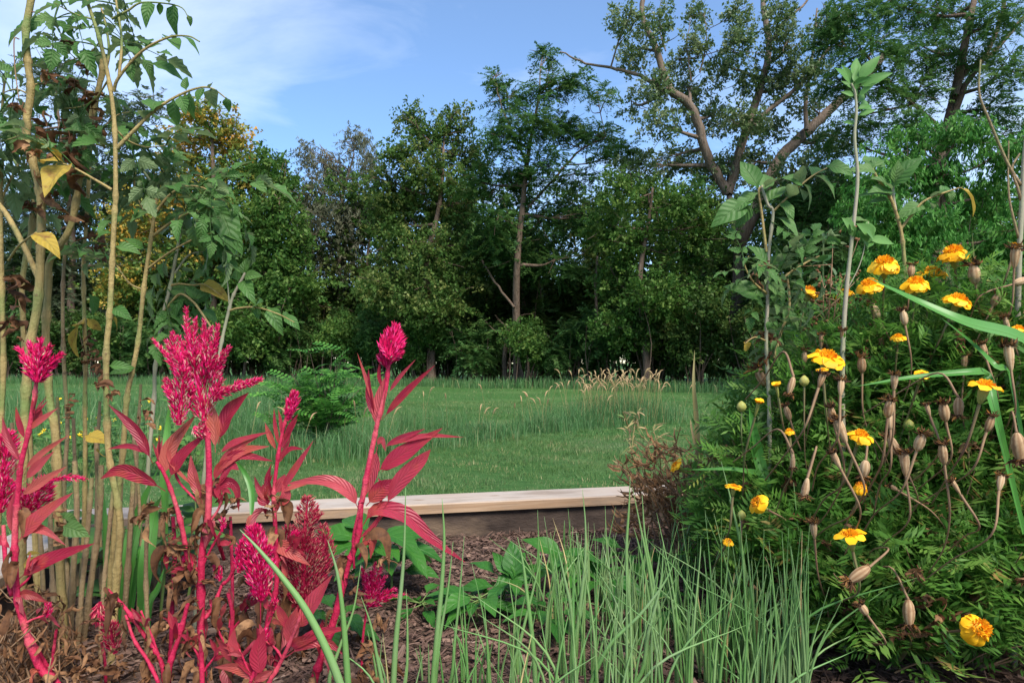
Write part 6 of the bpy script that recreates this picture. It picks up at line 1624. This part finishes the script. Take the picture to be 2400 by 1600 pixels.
g = G(); g.tube(cr([P(1985, 680, 1.05), P(2015, 620, 1.05), P(2030, 560, 1.05), P(2035, 520, 1.05)], 5), np.linspace(3, 2, 16) * .5 / F, 5); put('branch', g, M['hairy_stem'], r)
v_leaf(2035, 568, 2100, 565, 1.0)
# leafy filler weeds behind the blooms
for (x, y, h_, d) in ((1930, 560, 150, 1.3), (1880, 650, 140, 1.35), (1960, 650, 160, 1.4), (2060, 720, 120, 1.45), (1850, 780, 120, 1.4), (1760, 960, 90, 1.3), (1740, 900, 100, 1.35), (1900, 720, 120, 1.3)):
    base = soil_point(x + U(-15, 15), d)
    r = thing('leafy_weed', 'leafy green weed among the marigold stems', 'weed', base, 'leafy weeds among the marigolds')
    top = P(x, y, d)
    pc = cr([base - [0, 0, .01], (base + top) / 2 + rng.normal(0, .015, 3), top], 8)
    g = G(); g.tube(pc, [.004, .0015], 5); put('stem', g, M['green_stem'], r)
    for k in range(34):
        i_ = int(len(pc) * (0.45 + .55 * k / 34)); i_ = min(i_, len(pc) - 1)
        a = k * 2.4
        inst('leaf', random.choice(VEL if k % 3 == 0 else WEE), frame(pc[i_], (math.cos(a), math.sin(a), U(-.1, .9)), (U(-.4, .4), -.5, 1), U(.025, .055)), r)
# frothy dry seed stalks
for (x, y, d) in ((1950, 660, 1.2), (1930, 720, 1.22), (1960, 745, 1.18)):
    base = soil_point(x, d)
    r = thing('dry_seed_stalk', 'dry brown seed stalk with clouds of tiny capsules between the marigold stems', 'dry stalk', base, 'dry capsule stalks among the marigolds')
    top = P(x, y - 40, d); g = G(); gl = G()
    pc = cr([base - [0, 0, .01], (base + top) / 2 + rng.normal(0, .015, 3), top], 8); g.tube(pc, [.003, .001], 5)
    for k in range(26):
        s_ = pc[random.randint(len(pc) // 2, len(pc) - 1)]; e = s_ + rng.normal(0, .03, 3) + [0, 0, .02]
        g.tube([s_, e], [.0009, .0005], 4)
        for z in range(5):
            c_ = e + rng.normal(0, .007, 3)
            spindles(gl, c_[None], rdir()[None], np.array([.009]), np.array([.0032]), np.array([U(.2, 1)]))
    put('stem', g, M['dry_stem'], r); tag(put('seed_capsules', gl, M['dead_leaf'], r), kind='stuff')
# pale dry flower stems at the right edge
r = thing('dry_allium_stalk', 'pale bleached forked flower stalk bare of leaves beside the marigolds', 'dry stalk', soil_point(2385, 1.02))
g = G()
g.tube(cr(stem_path([(2408, 300), (2400, 380), (2394, 500), (2388, 620), (2384, 800), (2382, 1000)], 1.02), 6), np.linspace(9, 15, 37) * .5 / F, 8)
put('stem', g, M['hairy_stem'], r)
for pix, w0 in (([(2298, 141), (2295, 218), (2317, 279), (2360, 380), (2392, 434)], 4), ([(2364, 330), (2363, 420), (2368, 480), (2388, 560)], 3), ([(2390, 360), (2372, 395), (2385, 440), (2394, 470)], 4)):
    g = G(); pc = cr([P(x, y, 1.02) for x, y in pix], 6); g.tube(pc, np.linspace(w0, w0 * 2, len(pc)) * .5 / F, 6); put('branch', g, M['tom_stem_dry'], r)
# long arching blades
def blade_plant(label, blades_, d, rootpx, mat='blade'):
    r = thing('broad_grass', label, 'grass plant', soil_point(rootpx, d), None)
    for pix, w_, tw in blades_:
        g = G()
        pts = [P(x, y, d + U(-.02, .02)) for x, y in pix]
        pc = cr(pts, 6); t = np.linspace(0, 1, len(pc))
        g.ribbon(pc, (np.minimum(1, .4 + t * 2) * (1 - t ** 2.5) + .015) * w_ * .5 / F * d, (U(-.2, .2), -.8, .6), 4, .35, .02, 2, U(.1, .9), tw)
        put('blade', g, M[mat], r)
blade_plant('broad grass with long arching green blades crossing the marigold blooms', [([(2460, 1250), (2450, 900), (2400, 800), (2262, 757), (2139, 702), (2033, 650)], 46, .0), ([(2400, 1250), (2330, 960), (2310, 880), (2285, 872), (2139, 884), (2008, 905)], 26, .0), ([(2430, 1250), (2370, 900), (2332, 858), (2277, 803), (2200, 740)], 18, .3)], .88, 2440)
blade_plant('broad grass standing upright before the low marigold plant', [([(1835, 1420), (1812, 1260), (1790, 1120), (1765, 1000), (1756, 955)], 30, .2), ([(1850, 1420), (1800, 1180), (1762, 1050), (1750, 975)], 22, -.3), ([(1840, 1420), (1815, 1150), (1740, 1102), (1615, 1100)], 18, .2)], 1.08, 1838)
blade_plant('dry pointed grass leaf rising from the twiggy bush', [([(1640, 1330), (1640, 1150), (1632, 985), (1626, 900), (1628, 820)], 14, .4), ([(1645, 1330), (1642, 1120), (1622, 1010), (1618, 980)], 8, .3)], 1.45, 1642, 'straw')
blade_plant('broad green grass clump rooted between the tomato stalks', [([(290, 1480), (300, 1330), (330, 1200), (372, 1095)], 44, .2), ([(330, 1500), (345, 1330), (362, 1210), (380, 1160)], 40, -.3), ([(258, 1480), (252, 1350), (248, 1230), (240, 1120)], 18, .2), ([(345, 1520), (350, 1420), (372, 1380), (385, 1330)], 30, .3), ([(300, 1480), (315, 1380), (330, 1300), (318, 1270)], 24, .2), ([(390, 1250), (388, 1100), (395, 1000), (402, 920)], 24, .1), ([(150, 1425), (170, 1395), (200, 1385), (238, 1384)], 12, .0), ([(590, 1215), (590, 1150), (572, 1105), (548, 1075)], 16, .2)], 1.12, 300)
for (x, y, x2) in ((2340, 700, 2275), (2240, 930, 2290)):
    pass
blade_plant('thin dry upright grass stem behind the high blooms', [([(2330, 980), (2310, 780), (2285, 620), (2278, 540)], 9, .1)], 1.05, 2332, 'straw')

# dry twiggy bush at the rail
r = thing('dry_bush', 'dry brown twiggy bush with shrivelled leaves spilling over the timber rail', 'dry bush', soil_point(1600, 1.55))
g = G(); gl = G()
for j in range(72):
    s_ = soil_point(U(1570, 1690), U(1.42, 1.60))
    e = P(U(1440, 1720), U(1010, 1260), s_[1] + U(-.12, .15))
    pc = cr([s_, (s_ + e) / 2 + rng.normal(0, .03, 3) + [0, 0, .03], e], 6)
    g.tube(pc, [.0022, .0008], 4)
    for k in range(13):
        p0 = pc[random.randint(5, len(pc) - 1)]
        q = np.linspace(0, 1, 6); sp = U(3, 6)
        pth = p0 + unit(rng.normal(size=3) + [0, 0, .1]) * (q * U(.02, .05))[:, None] + np.stack([np.sin(q * sp), np.cos(q * sp), np.sin(q * sp + 2)], -1) * .005
        gl.ribbon(pth, np.sin(np.pi * np.clip(q, .05, .95)) * U(.0018, .0048), rdir(), 2, .7, .3, 2, U(.4, 1), U(-2, 2))
put('stem', g, M['dry_stem'], r); tag(put('withered_leaves', gl, M['dead_leaf'], r), kind='stuff')
r = thing('straw_weed', 'sparse straw-coloured weed with rusty seed heads standing beside the dry bush', 'dry weed', soil_point(1520, 1.66))
g = G(); gl = G()
for (pix, w_) in (([(1460, 965), (1475, 1010), (1480, 1060), (1500, 1110), (1540, 1200)], 5), ([(1495, 965), (1485, 1010), (1482, 1050)], 3), ([(1595, 1000), (1580, 1060), (1575, 1120), (1560, 1200)], 4), ([(1440, 1070), (1470, 1110), (1520, 1150), (1540, 1220)], 4), ([(1530, 1000), (1545, 1060), (1550, 1120)], 3)):
    pc = cr([P(x, y, 1.62 + U(-.05, .05)) for x, y in pix], 6); g.tube(pc, np.linspace(w_ * .6, w_, len(pc)) * .5 / F * 1.6, 5)
    for k in range(46):
        p0 = pc[random.randint(0, len(pc) - 1)]; q = np.linspace(0, 1, 5)
        pth = p0 + unit(rng.normal(size=3) + [0, 0, .5]) * (q * U(.015, .045))[:, None] - np.array([0, 0, 1.]) * (q ** 2 * .01)[:, None]
        gl.ribbon(pth, np.sin(np.pi * np.clip(q, .05, .95)) * U(.001, .0028), rdir(), 2, .4, .2, 2, U(0, 1), U(-1, 1))
put('stem', g, M['straw'], r); tag(put('leaves', gl, M['straw'], r), kind='stuff')

# ------------------------------------------------------------------ lawn plants
# locust sapling
b0 = lawn_at(765, 1048)
base = np.array([b0[0], b0[1], LAWN])
r = thing('locust_sapling', 'leafy green sapling with ferny leaves growing in the rough grass of the lawn', 'sapling', base)
def frond_mesh(n_pairs, droop):
    g = G(); q = np.linspace(0, 1, 8)
    path = np.stack([np.zeros(8), q, .25 * q - droop * q ** 2], -1)
    g.tube(path, np.linspace(.010, .004, 8), 3, .3)
    for k in range(n_pairs):
        t = .15 + .83 * k / n_pairs
        b_ = np.array([np.interp(t, q, path[:, c_]) for c_ in range(3)])
        for sd_ in (-1, 1):
            L = .20 * U(.85, 1.1) * (1 - .35 * t); d = unit(np.array([sd_, .35, U(-.2, .1)])); s = np.linspace(0, 1, 4)
            g.ribbon(b_ + d * (s * L)[:, None], np.array([.006, .036, .034, .003]), (0, 0, 1), 2, .2, 0, 1, U(0, 1))
    return g.mesh('leaf', M['t_bright'])
FR = [frond_mesh(8, .35), frond_mesh(9, .5), frond_mesh(7, .25)]
g = G(); tw = []
for j in range(34):
    a = U(0, 6.28); e = U(.1, 1)
    tip = base + np.array([math.cos(a) * .46 * e, math.sin(a) * .38 * e, U(.25, .92) * (1.05 - .35 * e)])
    pc = cr([base + [U(-.05, .05), U(-.05, .05), -.02], base + (tip - base) * [.4, .4, .55], tip], 5); g.tube(pc, [.006, .002], 4); tw.append(pc)
put('trunk', g, M['bark'], r)
for j in range(300):
    pc = random.choice(tw); p0 = pc[random.randint(3, len(pc) - 1)]; a = U(0, 6.28)
    inst('leaf', random.choice(FR), frame(p0, (math.cos(a), math.sin(a), U(-.1, .8)), (U(-.3, .3), U(-.8, .0), 1), U(.19, .33)), r)
# grass tufts
def tuft(px, py, n, h0, h1, spread, label, straw=0.0, group='grass tufts on the lawn', name='grass_tuft', wd=.006):
    q = lawn_at(px, py); base = np.array([q[0], q[1], LAWN])
    r = thing(name, label, 'grass', base, group)
    g = G(); x = q[0] + rng.normal(0, spread, n); y = q[1] + rng.normal(0, spread * .8, n)
    tall_blades(g, n, x, y, rng.uniform(h0, h1, n), rng.uniform(.6, 1.2, n) * wd, .45)
    tag(put('blades', g, M['tuft'], r, False), kind='stuff')
    if straw:
        g = G(); k = int(straw)
        for j in range(k):
            b_ = np.array([q[0] + random.gauss(0, spread * 1.15), q[1] + random.gauss(0, spread * .8), LAWN])
            h_ = U(h1 * .85, h1 * 1.35); a = U(0, 6.28)
            tip = b_ + [math.cos(a) * .12 * h_ * 2, math.sin(a) * .1, h_]
            pc = cr([b_, (b_ + tip) / 2 + [0, 0, .03], tip], 4); g.tube(pc, [.0022, .0014], 3, .5)
            hd = cr([tip, tip + [math.cos(a) * .03, math.sin(a) * .02, .045], tip + [math.cos(a) * .07, math.sin(a) * .04, .06]], 3)
            g.tube(hd, [.004, .0085, .006, .002], 5, U(.7, 1))
        tag(put('seed_stalks', g, M['straw'], r), kind='stuff')
tuft(1455, 990, 1700, .18, .46, .30, 'big clump of tall grass with tan seed heads on the lawn', 120, None)
tuft(1350, 1000, 700, .12, .36, .26, 'lower half of green clump merging left of the tan seed heads', 12, None)
tuft(1140, 1030, 220, .10, .26, .07, 'dark green round grass tuft sitting in the mown lawn', 3, None)
tuft(1270, 1012, 300, .10, .30, .14, 'loose grass tuft with pale upright stalks between the round tuft and the tan clump', 8, None)
tuft(690, 1075, 500, .10, .30, .22, 'long grass at the left foot of the leafy sapling', 4, None)
tuft(860, 1060, 500, .10, .28, .22, 'long grass at the right foot of the leafy sapling', 4, None)
tuft(990, 1010, 500, .15, .36, .30, 'soft pale green grass mound beyond the lone tall celosia', 4, None, wd=.005)
# low leafy weeds with yellow dots beyond the stalks
for j in range(16):
    px = U(20, 460); py = U(1040, 1130)
    q = lawn_at(px, py)
    base = np.array([q[0], q[1], LAWN])
    r = thing('meadow_weed', 'low leafy weed dotted with yellow beyond the tomato stalks', 'weed', base, 'meadow weeds beyond the stalks')
    g = G()
    pcs = []
    for k in range(6):
        a = U(0, 6.28); tip = base + [math.cos(a) * .12, math.sin(a) * .1, U(.15, .42)]
        pc = cr([base, (base + tip) / 2 + rng.normal(0, .02, 3), tip], 4); g.tube(pc, [.003, .0015], 4); pcs.append(pc)
    put('stem', g, M['green_stem'], r)
    for k in range(36):
        pc = random.choice(pcs); a = U(0, 6.28)
        inst('leaf', random.choice(WEE), frame(pc[random.randint(2, len(pc) - 1)], (math.cos(a), math.sin(a), U(0, .8)), (0, -.3, 1), U(.04, .09)), r)
    g = G()
    for k in range(2):
        e = random.choice(pcs)[-1] + rng.normal(0, .03, 3)
        spindles(g, np.repeat(e[None], 6, 0), unit(rng.normal(size=(6, 3)) + [0, -.5, .6]), np.full(6, .022), np.full(6, .006), np.full(6, .5))
    put('flower', g, M['yellow_bit'], r)
# low leaves in the bed between the stalks
for j in range(9):
    base = soil_point(U(130, 470), U(1.2, 1.5))
    r = thing('bean_seedling', 'low bushy seedling on the mulch behind the tomato stalks', 'seedling', base, 'low seedlings behind the stalks')
    g = G(); top = base + [U(-.03, .03), 0, U(.08, .20)]; pc = cr([base - [0, 0, .01], (base + top) / 2 + [.01, 0, 0], top], 5); g.tube(pc, [.003, .0015], 5); put('stem', g, M['green_stem'], r)
    for k in range(14):
        a = k * 2.4
        inst('leaf', random.choice(WEE), frame(pc[random.randint(3, len(pc) - 1)], (math.cos(a), math.sin(a), U(-.1, .6)), (0, -.4, 1), U(.04, .08)), r)
